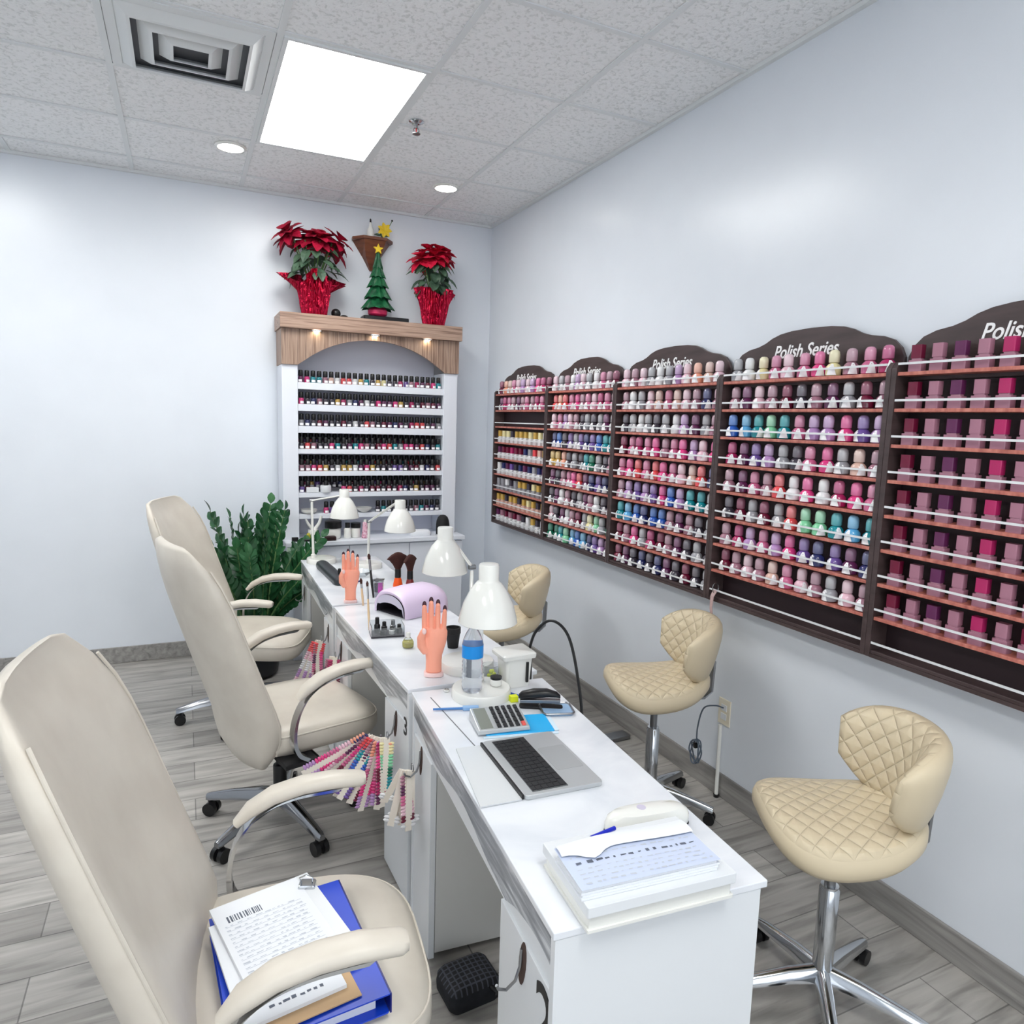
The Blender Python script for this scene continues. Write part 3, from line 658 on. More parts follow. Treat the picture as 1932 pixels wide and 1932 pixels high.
# ------------------------------------------------------------------ practice hands
def hand(label, loc, rz, s, seed):
    t = thing('practice_hand', label, 'mannequin hand', loc, rz, 'coral practice hands standing on the tables')
    b = MB()
    def sec(z, w, d, x=0, y=0): return [(x+w*c, y+d*s_, z) for c, s_ in ((math.cos(2*PI*i/20), math.sin(2*PI*i/20)) for i in range(20))]
    b.loft([sec(.012,.023,.017), sec(.045,.0225,.0165), sec(.062,.024,.0165), sec(.078,.031,.017,-.002), sec(.098,.037,.0165,-.002), sec(.118,.0375,.0155), sec(.132,.0365,.0135,.001), sec(.140,.033,.011,.001)])
    tips = []
    for x, dx, ln, r in ((-.0272,-.0015,.074,.0080), (-.0092,-.0005,.086,.0084), (.0090,.0005,.079,.0082), (.0268,.002,.062,.0073)):
        P = [(x*.9,0,.118), (x,0,.136), (x+dx*.4,-.002,.136+ln*.42), (x+dx*.8,-.006,.136+ln*.78), (x+dx,-.010,.136+ln-.004), (x+dx,-.011,.136+ln)]
        b.tube(P, [r*1.05, r*1.05, r, r*.9, r*.72, r*.3], 12); tips.append((x+dx, -.010, .136+ln, r))
    b.tube([(-.022,-.004,.072),(-.035,-.010,.092),(-.037,-.017,.116),(-.030,-.022,.136),(-.026,-.023,.146)], [.013,.0135,.0115,.0095,.005], 12)
    o = obj('hand_body', b, M_hand, t, smooth=0)
    m = o.modifiers.new('r', 'REMESH'); m.mode = 'VOXEL'; m.voxel_size = .0017; m.use_smooth_shade = True
    m = o.modifiers.new('sm', 'SMOOTH'); m.iterations = 3; m.factor = .5
    for x, y, z, r in tips:
        n = MB(); n.ball((x, y+.0035, z-.002), (r*.78, .0022, .0125), 10, 6); obj('fingernail', n, M_nail, t)
    n = MB(); n.ball((-.028,-.0305,.139), (.006,.0022,.009), 10, 6); obj('fingernail', n, M_handt, t)
    n = MB(); n.prism(selli(.028,.022,3,24), .0, .012); obj('stand', n, M_handt, t, bevel=.002)
    t.scale = (s, s, s); return t
hand('coral practice hand on the far manicure table between pad and brushes', (.682, 3.195, Z), R(-12), 1.10, 1)
hand('coral practice hand standing near the water bottle and large lamp', (.742, 2.165, Z), R(-18), 1.18, 2)
# ------------------------------------------------------------------ near table: laptop, papers ...
def T3P(u, w, z=Z):   # along the near table: u from the viewer's end, w across
    a = T3[2]; return (T3[0]+w*math.cos(a)-u*math.sin(a), T3[1]+w*math.sin(a)+u*math.cos(a), z)
lp = (.683, 1.337, Z)
t = thing('laptop', 'silver laptop with black keys lying on the nearest table', 'laptop', lp, R(-2.5))
b = MB(); b.prism(rrect(0,.205,0,.292,.012), 0, .011); base = obj('base', b, M_alu, t, bevel=.0015)
b = MB(); b.box(.024,.116,.012,.280,.0111,.0118); 
kt = obj('keyboard', b, M_keyt, t, smooth=0)
b = MB()
rows = 6; cw = .0148
for r in range(rows):
    n = 14 if r < 5 else 9
    ww = .262/n
    for c in range(n): 
        rw = .0145 if r else .009
        x0 = .0255+r*.0152 if r == 0 else .0255+.0105+(r-1)*.0158
        b.box(x0, x0+(rw if r else .009), .015+c*ww+.0011, .015+(c+1)*ww-.0011, .0119, .0136)
obj('keys', b, M_key, kt, smooth=0)
b = MB(); b.prism(rrect(.124,.198,.085,.207,.006), .0111, .0116); obj('trackpad', b, M_alud, t)
b = MB(); b.box(-.006,-.0005,.006,.286,.001,.012); obj('hinge', b, M_black, t, smooth=0)
b = MB(); b.prism([(-.0065,.004),(-.0065,.288),(-.072,.291),(-.107,.006)], .0005, .004); o = obj('grey_smear', b, mat('pale grey smear', (212,215,217), .2), t, smooth=0); o['label'] = 'pale grey smear beside the laptop, added as a flat plate'  # plate added for the grey smear beside the keyboard, not a real lid
t = thing('desk_seam_strip', 'thin dark strip running along the nearest table towards the laptop', 'strip', (.672, 1.985, Z), R(1)); 
b = MB(); b.box(-.0012,.0012,-.36,0,.0,.0012); obj('strip_edge', b, mat('dark grey edge', (112,114,118), .5), t, smooth=0)
a3 = T3[2]
bx = (.596, .918, Z)
t = thing('white_box', 'flat white box overhanging the near end of the nearest table', 'box', bx, R(-4.4))
b = MB(); b.prism(rrect(0,.300,0,.192,.003), .0005, .006); b.prism(rrect(.004,.296,.004,.188,.003), .006, .030); obj('box_body', b, M_whitepl, t, smooth=0)
b = MB(); b.prism(rrect(-.002,.302,-.002,.194,.003), .0302, .050); obj('box_lid', b, M_white, t, smooth=0, bevel=.001)
zb = Z+.0505
ps = thing('paper_stack', 'stack of bluish handwritten sign in sheets on the white box', 'paper stack', (.592, .935, zb), R(-4.6))
for i in range(4):
    b = MB(); b.box(.002*(i%2), .277+.003*(i%3), .001*i, .112-.002*i, .0045*i+.0002, .0045*i+.0042); obj('sheets', b, M_paper, ps, smooth=0)
b = MB(); b.grid(lambda u, v: (.284*u, .118*v, .0200+.004*v*v+.004*math.sin(u*5)*v), 18, 6)
wr = random.Random(5)
def line_marks(b, x0, x1, y, n, h, mi, zf):
    x = x0
    while x < x1:
        w = wr.uniform(.004,.014); hh = h*wr.uniform(.5,1.2)
        b.add([(x,y,zf(x,y)),(x+w,y+wr.uniform(-.002,.002),zf(x+w,y)),(x+w,y+hh,zf(x+w,y+hh)),(x,y+hh,zf(x,y+hh))],[(0,1,2,3)],mi); x += w+wr.uniform(.003,.012)
zf = lambda x, y: .0207+.004*(y/.118)**2+.004*math.sin(x/.284*5)*(y/.118)
line_marks(b, .02, .27, .062, 1, .006, 1, zf)
for y in (.012,.024,.036,.048,.080,.092): line_marks(b, .015, .27, y, 1, .003, 2, zf)
obj('written_sheet', b, [M_paperb, M_ink, M_inkl], ps, smooth=60)
b = MB(); 
def flap(u, v):
    f = 1-v; x, y = .002+.282*u, .088+.032*v+.012*u*v - .022*math.exp(-((u-.2)/.09)**2)*f; k = min(y/.118, 1); return (x, y, .0224+.004*k*k+.004*math.sin(x/.284*5)*k+.003*math.sin(PI*v)+.002*f)
b.grid(flap, 20, 8); obj('folded_back_sheet', b, M_paper, ps, smooth=60)
t = thing('ballpoint_pen', 'blue ballpoint pen lying on the white box behind the papers', 'pen', (.712, 1.085, zb+.004), R(10))
b = MB(); b.tube([(-.012,0,0),(.052,0,0)], .0042, 8); obj('barrel', b, mat('blue pen', (30,44,190), .3), t)
b = MB(); b.tube([(-.028,0,0),(-.0125,0,0)], [.0012,.0038], 8); obj('tip', b, M_whitepl, t)
t = thing('handheld_device', 'white rounded handheld device with a round button beside the papers', 'device', (.880, 1.143, Z), R(-8))
b = MB(); 
def dv(r, z): return [(p[0]*r, p[1]*r, z) for p in selli(.098,.030,2.6,32)]
b.loft([dv(.93,.001), dv(1,.008), dv(1,.024), dv(.95,.036), dv(.82,.044), dv(.4,.048)]); obj('device_body', b, M_whitepl, t)
b = MB(); b.loft([dv(.97,.0), dv(1.012,.003), dv(1.012,.0055), dv(.9,.0057)]); obj('lower_trim', b, M_blackm, t)
b = MB(); b.lathe([(.011,.0462),(.010,.0485),(.002,.049)], 18, (-.015,.002,0)); obj('button', b, M_lavg, t)
t = thing('calculator', 'silver desk calculator with black keys on the blue packet', 'calculator', (.788, 1.722, Z+.006), R(-8))
b = MB(); b.loft([[(-.075,-.058,0),(.075,-.058,0),(.075,.058,0),(-.075,.058,0)], [(-.073,-.056,.012),(.073,-.056,.012),(.073,.056,.030),(-.073,.056,.030)]]); 
obj('calculator_body', b, [M_alu], t, smooth=0, bevel=.002)
def cz(y): return .012+(y+.056)/.112*.018+.0003
def cpad(b, x0, x1, y0, y1, h, mi): 
    b.loft([[(x0,y0,cz(y0)),(x1,y0,cz(y0)),(x1,y1,cz(y1)),(x0,y1,cz(y1))], [(x0+.001,y0+.001,cz(y0)+h),(x1-.001,y0+.001,cz(y0)+h),(x1-.001,y1-.001,cz(y1)+h),(x0+.001,y1-.001,cz(y1)+h)]], True, mi)
b = MB(); cpad(b, -.066, -.030, -.05, .05, .001, 0); obj('display', b, mat('lcd grey', (128,132,124), .3), t, smooth=0)
b = MB()
for i in range(5):
    for j in range(5): cpad(b, -.018+i*.0178, -.018+i*.0178+.0115, -.052+j*.0212, -.052+j*.0212+.0165, .004, 1 if (i == 4 and j == 0) else 0)
obj('keys', b, [M_key, mat('red key', (226,92,84), .4)], t, smooth=0)
t = thing('mask_packet', 'bright blue flat packet under the silver calculator', 'packet', (.835, 1.705, Z), R(-12))
b = MB(); b.prism(rrect(-.098,.098,-.055,.060,.006), .0003, .0045); obj('packet_body', b, M_cyan, t, bevel=.001)
b = MB(); b.prism(rrect(-.108,.106,-.068,-.0555,.003), .0003, .002); b.prism(rrect(.0985,.112,-.05,.06,.003), .0003, .002); obj('clear_edge', b, mat('pale wrapper', (214,234,246), .2), t)
t = thing('stapler', 'black and silver stapler standing at the right edge of the nearest table', 'stapler', (.955, 1.795, Z), R(-28))
b = MB(); b.prism(rrect(-.062,.07,-.016,.016,.01), .0003, .008); obj('stapler_base', b, M_blackm, t, bevel=.002)
b = MB(); b.loft([[(x, y*.8, .018+z) for x, y, z in ((.062,-.012,0),(.062,.012,0),(.062,.012,.012),(.062,-.012,.012))], [(-.06,-.012,.016),(-.06,.012,.016),(-.06,.012,.026),(-.06,-.012,.026)]]); obj('magazine', b, M_steel, t, smooth=0, bevel=.002)
b = MB(); b.loft([[(x, .017*k*math.cos(a), .034+zz+.013*k*math.sin(a)) for a in (2*PI*i/12 for i in range(12))] for x, k, zz in ((-.064,.5,0),(-.055,.95,.003),(-.02,1.15,.010),(.02,1,.014),(.05,.7,.010),(.062,.35,.004))]); obj('stapler_arm', b, M_black, t)
t = thing('phone_tray', 'pale blue translucent tray lying behind the stapler on the nearest table', 'tray', (.992, 1.755, Z), R(-16))
b = MB(); b.prism(rrect(-.045,.045,-.04,.04,.014), .0003, .006); obj('tray_plate', b, M_lens, t, bevel=.002)
b = MB(); pts = rrect(-.047,.047,-.042,.042,.015); b.tube([(x,y,.008) for x, y in pts+pts[:1]], .003, 6); obj('tray_rim', b, M_steel, t)
t = thing('sticky_note_pad', 'small yellow sticky pad beside the stapler', 'sticky notes', (.902, 1.868, Z), R(-6))
b = MB(); b.box(-.012,.012,-.010,.010,.0003,.018); obj('pad_block', b, M_post, t, smooth=0)
t = thing('marker_cap_pen', 'short dark blue pen lying behind the yellow sticky pad', 'pen', (.922, 1.905, Z+.0045), R(120))
b = MB(); b.tube([(-.03,0,0),(.025,0,0)], .0042, 8); obj('barrel', b, mat('navy pen', (44,84,176), .3), t)
t = thing('blue_nail_brush', 'blue handled brush lying across the nearest table before the lamp', 'brush', (.712, 1.868, Z+.005), R(-17))
b = MB(); b.tube([(-.068,0,0),(.02,0,0)], [.0032,.0042], 8); obj('handle', b, mat('blue handle', (66,122,186), .3), t)
b = MB(); b.box(.0205,.068,-.008,.008,-.0045,.006); obj('brush_block', b, mat('pale blue block', (140,180,224), .35), t, bevel=.001)
# behind: bottle, boxes
t = thing('water_bottle', 'clear plastic water bottle with a blue label in front of the large lamp', 'water bottle', (.785, 1.925, Z+.031))
pf = [(.026,0),(.031,.006)]
for i in range(7): pf += [(.0325,.014+i*.013),(.0305,.0205+i*.013)]
pf += [(.0325,.108),(.0325,.150),(.030,.162),(.022,.182),(.0135,.196),(.0125,.200)]
b = MB(); b.lathe(pf, 32); o = obj('bottle_shell', b, M_water, t)
b = MB(); b.lathe([(.0331,.109),(.0331,.148)], 32, cap=False); obj('blue_label', b, M_blue, t)
b = MB(); b.lathe([(.0140,.2003),(.0145,.203),(.0142,.214),(.002,.2155)], 20); obj('bottle_cap', b, M_whitepl, t)
t = thing('small_jar', 'small jar with black ringed lid on the large lamp base', 'jar', (.872, 1.938, Z+.0312))
b = MB(); b.lathe([(.017,0),(.019,.003),(.019,.018),(.016,.021)], 20); obj('jar_body', b, M_whitepl, t)
b = MB(); b.lathe([(.0185,.0212),(.0185,.028),(.002,.029)], 20); obj('lid', b, M_black, t)
t = thing('dust_dispenser', 'white square canister with overhanging lid at the table edge', 'canister', (.965, 2.000, Z))
b = MB(); b.loft([[(x*k, y*k, z) for x, y in rrect(-.048,.048,-.042,.042,.012,4)] for k, z in ((.86,.0005),(1,.098))]); obj('canister_body', b, M_whitepl, t)
b = MB(); b.loft([[(x*k, y*k, z+zz*x) for x, y in rrect(-.062,.056,-.052,.052,.008,4)] for k, z, zz in ((.97,.0985,0),(1,.104,.03),(1,.112,.03),(.9,.117,.03))]); obj('overhanging_lid', b, M_whitepl, t)
b = MB(); b.box(.0425,.0505,-.028,-.020,.018,.085); b.box(.022,.03,-.0465,-.0400,.018,.085); obj('slot', b, M_black, t, smooth=0)
t = thing('power_cable', 'black cable arching up from the white canister and down past the table', 'cable', (1.02, 2.02, Z))
b = MB(); pts = []
ctrl = [Vector((0.006,.0,.10)), Vector((.02,-.02,.17)), Vector((.055,-.06,.215)), Vector((.085,-.12,.18)), Vector((.092,-.18,.06)), Vector((.09,-.225,-.10)), Vector((.10,-.21,-.45)), Vector((.16,-.1,-.742)), Vector((.35,.0,-.754))]
def crom(P, n=8):
    P = [P[0]*2-P[1]] + P + [P[-1]*2-P[-2]]; o = []
    for i in range(1, len(P)-2):
        for k in range(n):
            t_ = k/n; a, b_, c, d = P[i-1:i+3]
            o.append(.5*((2*b_)+(c-a)*t_+(2*a-5*b_+4*c-d)*t_*t_+(-a+3*b_-3*c+d)*t_**3))
    return o+[P[-2]]
b.tube(crom(ctrl), .0048, 8); obj('cable_run', b, M_black, t)
t = thing('marker_brush', 'slim black and white brush standing behind the water bottle', 'brush', (.842, 2.045, Z+.0003))
b = MB(); b.lathe([(.008,0),(.008,.012),(.0065,.016),(.0065,.10),(.004,.105)], 12); obj('handle', b, M_black, t)
b = MB(); b.lathe([(.004,.1052),(.005,.12),(.0045,.155),(.001,.162)], 10); obj('white_end', b, M_whitepl, t)
t = thing('clear_cup', 'small clear cup holding yellow pieces before the white canister', 'cup', (.905, 2.055, Z+.0003))
b = MB(); b.lathe([(.022,0),(.030,.055),(.028,.055),(.0205,.003),(.001,.003)], 24, cap=False); obj('cup_wall', b, M_glass, t)
b = MB(); rr = random.Random(4)
for i in range(9): b.ball((rr.uniform(-.011,.011), rr.uniform(-.011,.011), .012+rr.uniform(0,.02)), .007, 8, 5)
obj('yellow_pieces', b, M_post, t); 
t = thing('bottle_stopper', 'tiny white stopper with black ring lying on the nearest table', 'cap', (.735, 2.015, Z))
b = MB(); b.lathe([(.009,.0003),(.010,.003),(.009,.007),(.002,.0075)], 16); obj('cap_shell', b, M_whitepl, t)
b = MB(); b.lathe([(.0045,.0077),(.0058,.0083),(.0068,.0077)], 16, cap=False); obj('black_ring', b, M_black, t)
t = thing('dark_cup', 'black and grey ribbed cup behind the coral hand', 'cup', (.905, 2.42, Z+.0003))
b = MB(); b.lathe([(.020,0),(.027,.055),(.029,.056),(.029,.078),(.024,.079),(.023,.06),(.001,.058)], 24, cap=False); obj('cup_wall', b, M_blackm, t)
# ------------------------------------------------------------------ middle and far tables
t = thing('nail_lamp', 'lavender arched nail curing lamp on the middle table', 'nail lamp', (.795, 2.925, Z), R(24))
b = MB(); n = 18
def arch(r, h, x, th=0): return [(x, r*math.cos(PI*i/n)*(1.0), .0005+h*math.sin(PI*i/n)**.62) for i in range(n+1)]
b.loft([arch(.094,.092,.0), arch(.1,.1,.012), arch(.105,.104,.11), arch(.104,.102,.19), arch(.095,.09,.225), arch(.07,.06,.245)], False, 0, False)
b.loft([arch(.086,.080,.004), arch(.086,.080,.21)], False, 1, False); b.loft([arch(.094,.092,.0), arch(.086,.080,.004)], False, 0, False)
b.loft([[(.245,y,z) for _, y, z in arch(.07,.06,.245)], [(.2451,y*.02,.0005+z*.02) for _, y, z in arch(.07,.06,.245)]], False, 0, False)
obj('housing', b, [M_lav, M_dark], t, smooth=50)
b = MB(); b.loft([[(-.001, y, z) for _, y, z in arch(.086,.080,0)], [(-.001, y*.86, max(.036, z*.6) if abs(y) < .07 else .036) for _, y, z in arch(.086,.080,0)]], False, 0, False)
obj('front_face', b, M_lavg, t, smooth=50)
b = MB(); b.box(.01,.20,-.080,.080,.0004,.004); obj('floor_plate', b, M_dark, t, smooth=0); t.scale = (1.12, 1.12, 1.12)
t = thing('acrylic_caddy', 'clear acrylic organiser of small black bottles on the middle table', 'organiser', (.712, 2.66, Z), R(-8))
b = MB(); b.box(-.065,.065,-.045,.045,.0003,.006); obj('tray_base', b, M_dark, t, smooth=0)
b = MB()
for q in ((-.065,.065,-.045,-.042,.006,.038), (-.065,.065,.042,.045,.006,.05), (-.065,-.062,-.042,.042,.006,.045), (.062,.065,-.042,.042,.006,.045)): b.box(*q)
obj('clear_wall', b, M_glass, t, smooth=0)
for k, (x, y, h, m_, lb) in enumerate(((-.035,.015,.062,M_black,'small black bottle with tall cap in the clear organiser'), (-.005,.02,.040,M_blackm,'short matte black bottle mid organiser'), (.03,.015,.045,M_steel,'small silver pot in the clear organiser'), (-.02,-.022,.034,M_blackm,'low black jar at the organiser front'), (.015,-.02,.03,M_whitepl,'low white jar at the organiser front'), (.046,-.018,.036,M_black,'black jar at right front of the clear organiser'))):
    j = thing('caddy_bottle', lb, 'bottle', (.712+x, 2.66+y, Z+.0065)); b = MB(); b.lathe([(.011,0),(.012,.003),(.012,h*.5),(.008,h*.6)], 14); obj('bottle_body', b, m_, j)
    b = MB(); b.lathe([(.0085,h*.6+.0003),(.008,h),(.002,h+.002)], 12); obj('cap', b, m_ if m_ != M_whitepl else M_black, j)
t = thing('cuticle_oil_bottle', 'small clear bottle of yellow oil before the organiser', 'bottle', (.745, 2.475, Z))
b = MB(); b.lathe([(.016,.0003),(.021,.004),(.022,.022),(.015,.034),(.008,.040)], 20); obj('bottle_glass', b, M_glass, t)
b = MB(); b.lathe([(.0145,.002),(.0195,.005),(.0205,.020),(.002,.0205)], 20); obj('oil', b, M_oil, t)
b = MB(); b.ball((0,-.004,.011),(.007,.007,.009),10,6); obj('flower', b, M_brownw, t)
b = MB(); b.lathe([(.0085,.0403),(.0085,.058),(.002,.060)], 14); obj('bottle_cap', b, M_whitepl, t)
def brush(label, a, b_, hm, fm, r=.005, bristle=.028, group='slim brushes standing on the far table'):
    t = thing('cosmetic_brush', label, 'brush', a, 0, group); d = Vector(b_)-Vector(a); L_ = d.length; u = d/L_
    m = MB(); m.tube([u*0, u*L_*.3, u*L_*.62], [r*.7, r*1.1, r*.85], 10); obj('handle', m, hm, t)
    m = MB(); m.tube([u*(L_*.621), u*(L_-bristle)], [r*.95, r], 10); obj('ferrule', m, fm, t)
    m = MB(); m.tube([u*(L_-bristle+.0002), u*(L_-bristle*.4), u*L_], [r, r*1.35, r*.5], 10); obj('bristles', m, M_brist, t)
brush('tall black brush standing behind the other slim brushes', (.800, 3.235, Z+.002), (.792, 3.30, Z+.205), M_black, M_steel, .006)
brush('short pale wood brush standing beside the coral hand', (.722, 3.11, Z+.002), (.722, 3.16, Z+.120), M_woodh, M_steel, .005)
brush('long wood handled brush leaning by the clear organiser', (.660, 2.735, Z+.002), (.69, 2.90, Z+.165), M_woodh, M_steel, .0045)
t = thing('glitter_jar', 'clear jar of magenta and dark blue on the far table', 'jar', (.832, 3.27, Z))
b = MB(); b.lathe([(.020,.0003),(.024,.004),(.026,.075),(.024,.075),(.022,.006),(.001,.006)], 24, cap=False); obj('jar_glass', b, M_glass, t)
b = MB(); b.lathe([(.0205,.022),(.0215,.062),(.002,.062)], 20); b.lathe([(.002,.0065),(.0205,.0065),(.0205,.0218)], 20, (0,0,0), 1, False); obj('jar_filling', b, [mat('navy filling', (28,20,70), .3), M_lavg], t)
b = MB(); b.grid(lambda u, v: (.0232*math.cos(-PI/2+.25+(u-.5)*1.1), .0232*math.sin(-PI/2+.25+(u-.5)*1.1), .02+.05*v), 6, 1); obj('magenta_panel', b, M_mag, t)
b = MB(); b.prism(star_pts(.036,.018), .0755, .082); obj('star_lid', b, M_steel, t, smooth=0)
t = thing('hand_rest', 'black padded hand rest lying at the far table edge', 'hand rest', (.700, 3.78, Z), R(2))
b = MB(); pl = rrect(-.034,.034,-.25,.25,.033,8)
b.loft([[(x*k, y*(1-(1-k)*.15), z) for x, y in pl] for k, z in ((.9,.0004),(1,.008),(1,.022),(.88,.034),(.6,.040),(.1,.041))]); obj('pad', b, mat('black leatherette', (40,44,50), .35), t)
b = MB(); b.lathe([(.010,.0412),(.009,.0425),(.002,.043)], 14, (.012,-.19,0)); obj('button', b, M_lavg, t)
def dust_brush(label, x, y, hm, ang, s):
    t = thing('dust_brush', label, 'brush', (x, y, Z), R(ang), 'wide dark nail dust brushes')
    b = MB(); b.lathe([(.024*s,.0004),(.027*s,.02*s),(.020*s,.052*s),(.0165*s,.062*s)], 18); obj('handle', b, hm, t)
    b = MB(); b.lathe([(.0168*s,.0622*s),(.0175*s,.068*s),(.0165*s,.110*s)], 18); obj('ferrule', b, M_black, t)
    b = MB(); b.loft([[(w*math.cos(2*PI*i/24), d*math.sin(2*PI*i/24), z*s+zz*abs(math.cos(2*PI*i/24))**2) for i in range(24)] for w, d, z, zz in ((.0155*s,.0155*s,.1102,0),(.03*s,.017*s,.135,0),(.052*s,.018*s,.165,-.004),(.066*s,.016*s,.186,-.018),(.055*s,.012*s,.197,-.02),(.02*s,.006*s,.202,-.004))]); obj('bristles', b, M_brist, t)
dust_brush('wide fan dust brush with bright orange handle behind the lavender lamp', .962, 3.385, M_orange, 10, .93)
dust_brush('dark dust brush with dark red handle right of the orange one', 1.012, 3.34, M_maroon, 42, .90)
t = thing('small_polish_jar', 'tiny bottle with black cap behind the far coral hand', 'bottle', (.715, 3.62, Z))
b = MB(); b.lathe([(.013,.0004),(.015,.004),(.015,.028),(.008,.035)], 14); obj('bottle_body', b, M_glass, t)
b = MB(); b.lathe([(.008,.0352),(.0085,.07),(.003,.072)], 12); obj('cap', b, M_black, t)
t = thing('nail_file', 'small dark file lying right of the far coral hand', 'nail file', (.79, 3.58, Z), R(35))
b = MB(); b.prism(rrect(-.03,.03,-.008,.008,.006), .0004, .006); obj('file_body', b, M_navy, t)
t = thing('clear_dish', 'shallow clear glass dish on the far table', 'dish', (.85, 3.72, Z))
b = MB(); b.lathe([(.03,.0004),(.055,.02),(.06,.03),(.057,.03),(.03,.005),(.001,.005)], 28, cap=False); obj('dish_wall', b, M_glass, t)
# ------------------------------------------------------------------ counter of the display cabinet
ZC = .802
def jar(name, label, x, y, prof, bm, cap=None, cm=None, z=ZC, cat='jar', n=20):
    t = thing(name, label, cat, (x, y, z+.0004))
    b = MB(); b.lathe(prof, n); obj('jar_body', b, bm, t)
    if cap: b = MB(); b.lathe(cap, n); obj('lid', b, cm, t)
    return t
jar('cream_jar', 'large white jar with wide black lid under the furthest lamp', .895, 4.735, [(.046,0),(.05,.006),(.05,.062),(.045,.070)], M_whitepl, [(.054,.0705),(.056,.075),(.056,.115),(.05,.120),(.002,.121)], M_black)
jar('lotion_bottle', 'white bottle with black lid right of the large black lidded jar', .985, 4.71, [(.022,0),(.024,.004),(.024,.06),(.016,.07)], M_whitepl, [(.0165,.0702),(.0165,.105),(.002,.106)], M_black, cat='bottle')
jar('square_lid_jar', 'white jar with black base and lid behind the counter bottles', 1.045, 4.73, [(.03,0),(.032,.004),(.032,.06),(.028,.066)], M_whitepl, [(.033,.0665),(.034,.07),(.034,.10),(.002,.101)], M_black)
jar('pink_bottle', 'pink patterned bottle beside the second lamp arm', 1.10, 4.69, [(.022,0),(.024,.004),(.018,.06),(.016,.105),(.01,.11)], mottled('pink pattern', [(.35,(150,60,90)),(.5,(236,180,200)),(.7,(240,220,228))], 60, .3), [(.0102,.1103),(.010,.125),(.002,.126)], M_whitepl, cat='bottle')
jar('oil_bottle', 'small yellow bottle at the left of the counter', .735, 4.72, [(.016,0),(.018,.003),(.018,.035),(.008,.045)], M_oil, [(.0085,.0453),(.008,.065),(.002,.066)], M_whitepl, cat='bottle')
jar('domed_canister', 'black domed canister at the right end of the counter', 1.662, 4.70, [(.044,0),(.048,.004),(.048,.07),(.044,.10),(.034,.125),(.018,.138),(.002,.141)], M_blackm)
t = thing('white_pitcher', 'white forked vase standing on the counter at left', 'vase', (.765, 4.715, ZC+.0004))
b = MB(); b.lathe([(.024,0),(.028,.004),(.030,.055),(.02,.07)], 20); b.tube([(-.005,0,.065),(-.035,0,.10),(-.052,0,.135)], [.012,.009,.007], 10); b.tube([(.005,0,.065),(.035,0,.11),(.048,0,.155)], [.013,.011,.009], 10); obj('vase_body', b, M_whitepl, t)
t = thing('flat_brush', 'flat black brush lying at the front edge of the counter', 'brush', (.765, 4.648, ZC+.0004), R(3))
b = MB(); b.prism(rrect(-.085,.06,-.012,.012,.008), 0, .014); obj('handle', b, M_black, t, bevel=.003)
b = MB(); b.prism(rrect(.0605,.13,-.028,.028,.01), 0, .026); obj('brush_head', b, mat('dark maroon pad', (44,20,22), .7), t, bevel=.004)
t = thing('black_clip', 'small black clip at the left end of the counter', 'clip', (.635, 4.66, ZC+.0004)); b = MB(); b.prism(rrect(-.02,.02,-.012,.012,.004), 0, .028); obj('clip_body', b, M_black, t, bevel=.003)
t = thing('folded_towel', 'white folded cloth at the right of the counter', 'cloth', (1.49, 4.70, ZC+.0004)); 
b = MB(); b.loft([[(x*k, y*k, z) for x, y in rrect(-.075,.075,-.04,.04,.02)] for k, z in ((.95,0),(1,.010),(1,.026),(.85,.038),(.4,.042))]); obj('cloth_body', b, M_paper, t)
t = thing('white_bowl', 'shallow white bowl on the lowest display shelf', 'bowl', (1.115, 4.79, DSZ[6]+.0006)); b = MB(); b.lathe([(.02,0),(.05,.02),(.056,.034),(.053,.034),(.02,.005),(.001,.005)], 28, cap=False); obj('bowl_wall', b, M_whitepl, t)
t = thing('white_bowl', 'small white dish on the lowest display shelf at the left', 'bowl', (.745, 4.79, DSZ[6]+.0006)); b = MB(); b.lathe([(.03,0),(.05,.012),(.054,.03),(.05,.03),(.02,.005),(.001,.005)], 28, cap=False); obj('bowl_wall', b, M_whitepl, t)
t = thing('roll_dispenser', 'white roll on the sixth display shelf above the furthest lamp', 'roll', (.853, 4.775, DSZ[5]+.0006)); b = MB(); b.lathe([(.013,0),(.034,0),(.036,.004),(.036,.042),(.034,.046),(.013,.046)], 26, cap=False); b.lathe([(.013,0),(.013,.046)], 26, cap=False); obj('roll_body', b, M_white, t)
t = thing('white_box', 'small white carton on the sixth display shelf', 'box', (.765, 4.775, DSZ[5]+.0006)); b = MB(); b.box(-.04,.04,-.02,.02,0,.034); obj('carton_body', b, M_white, t, smooth=0, bevel=.002)

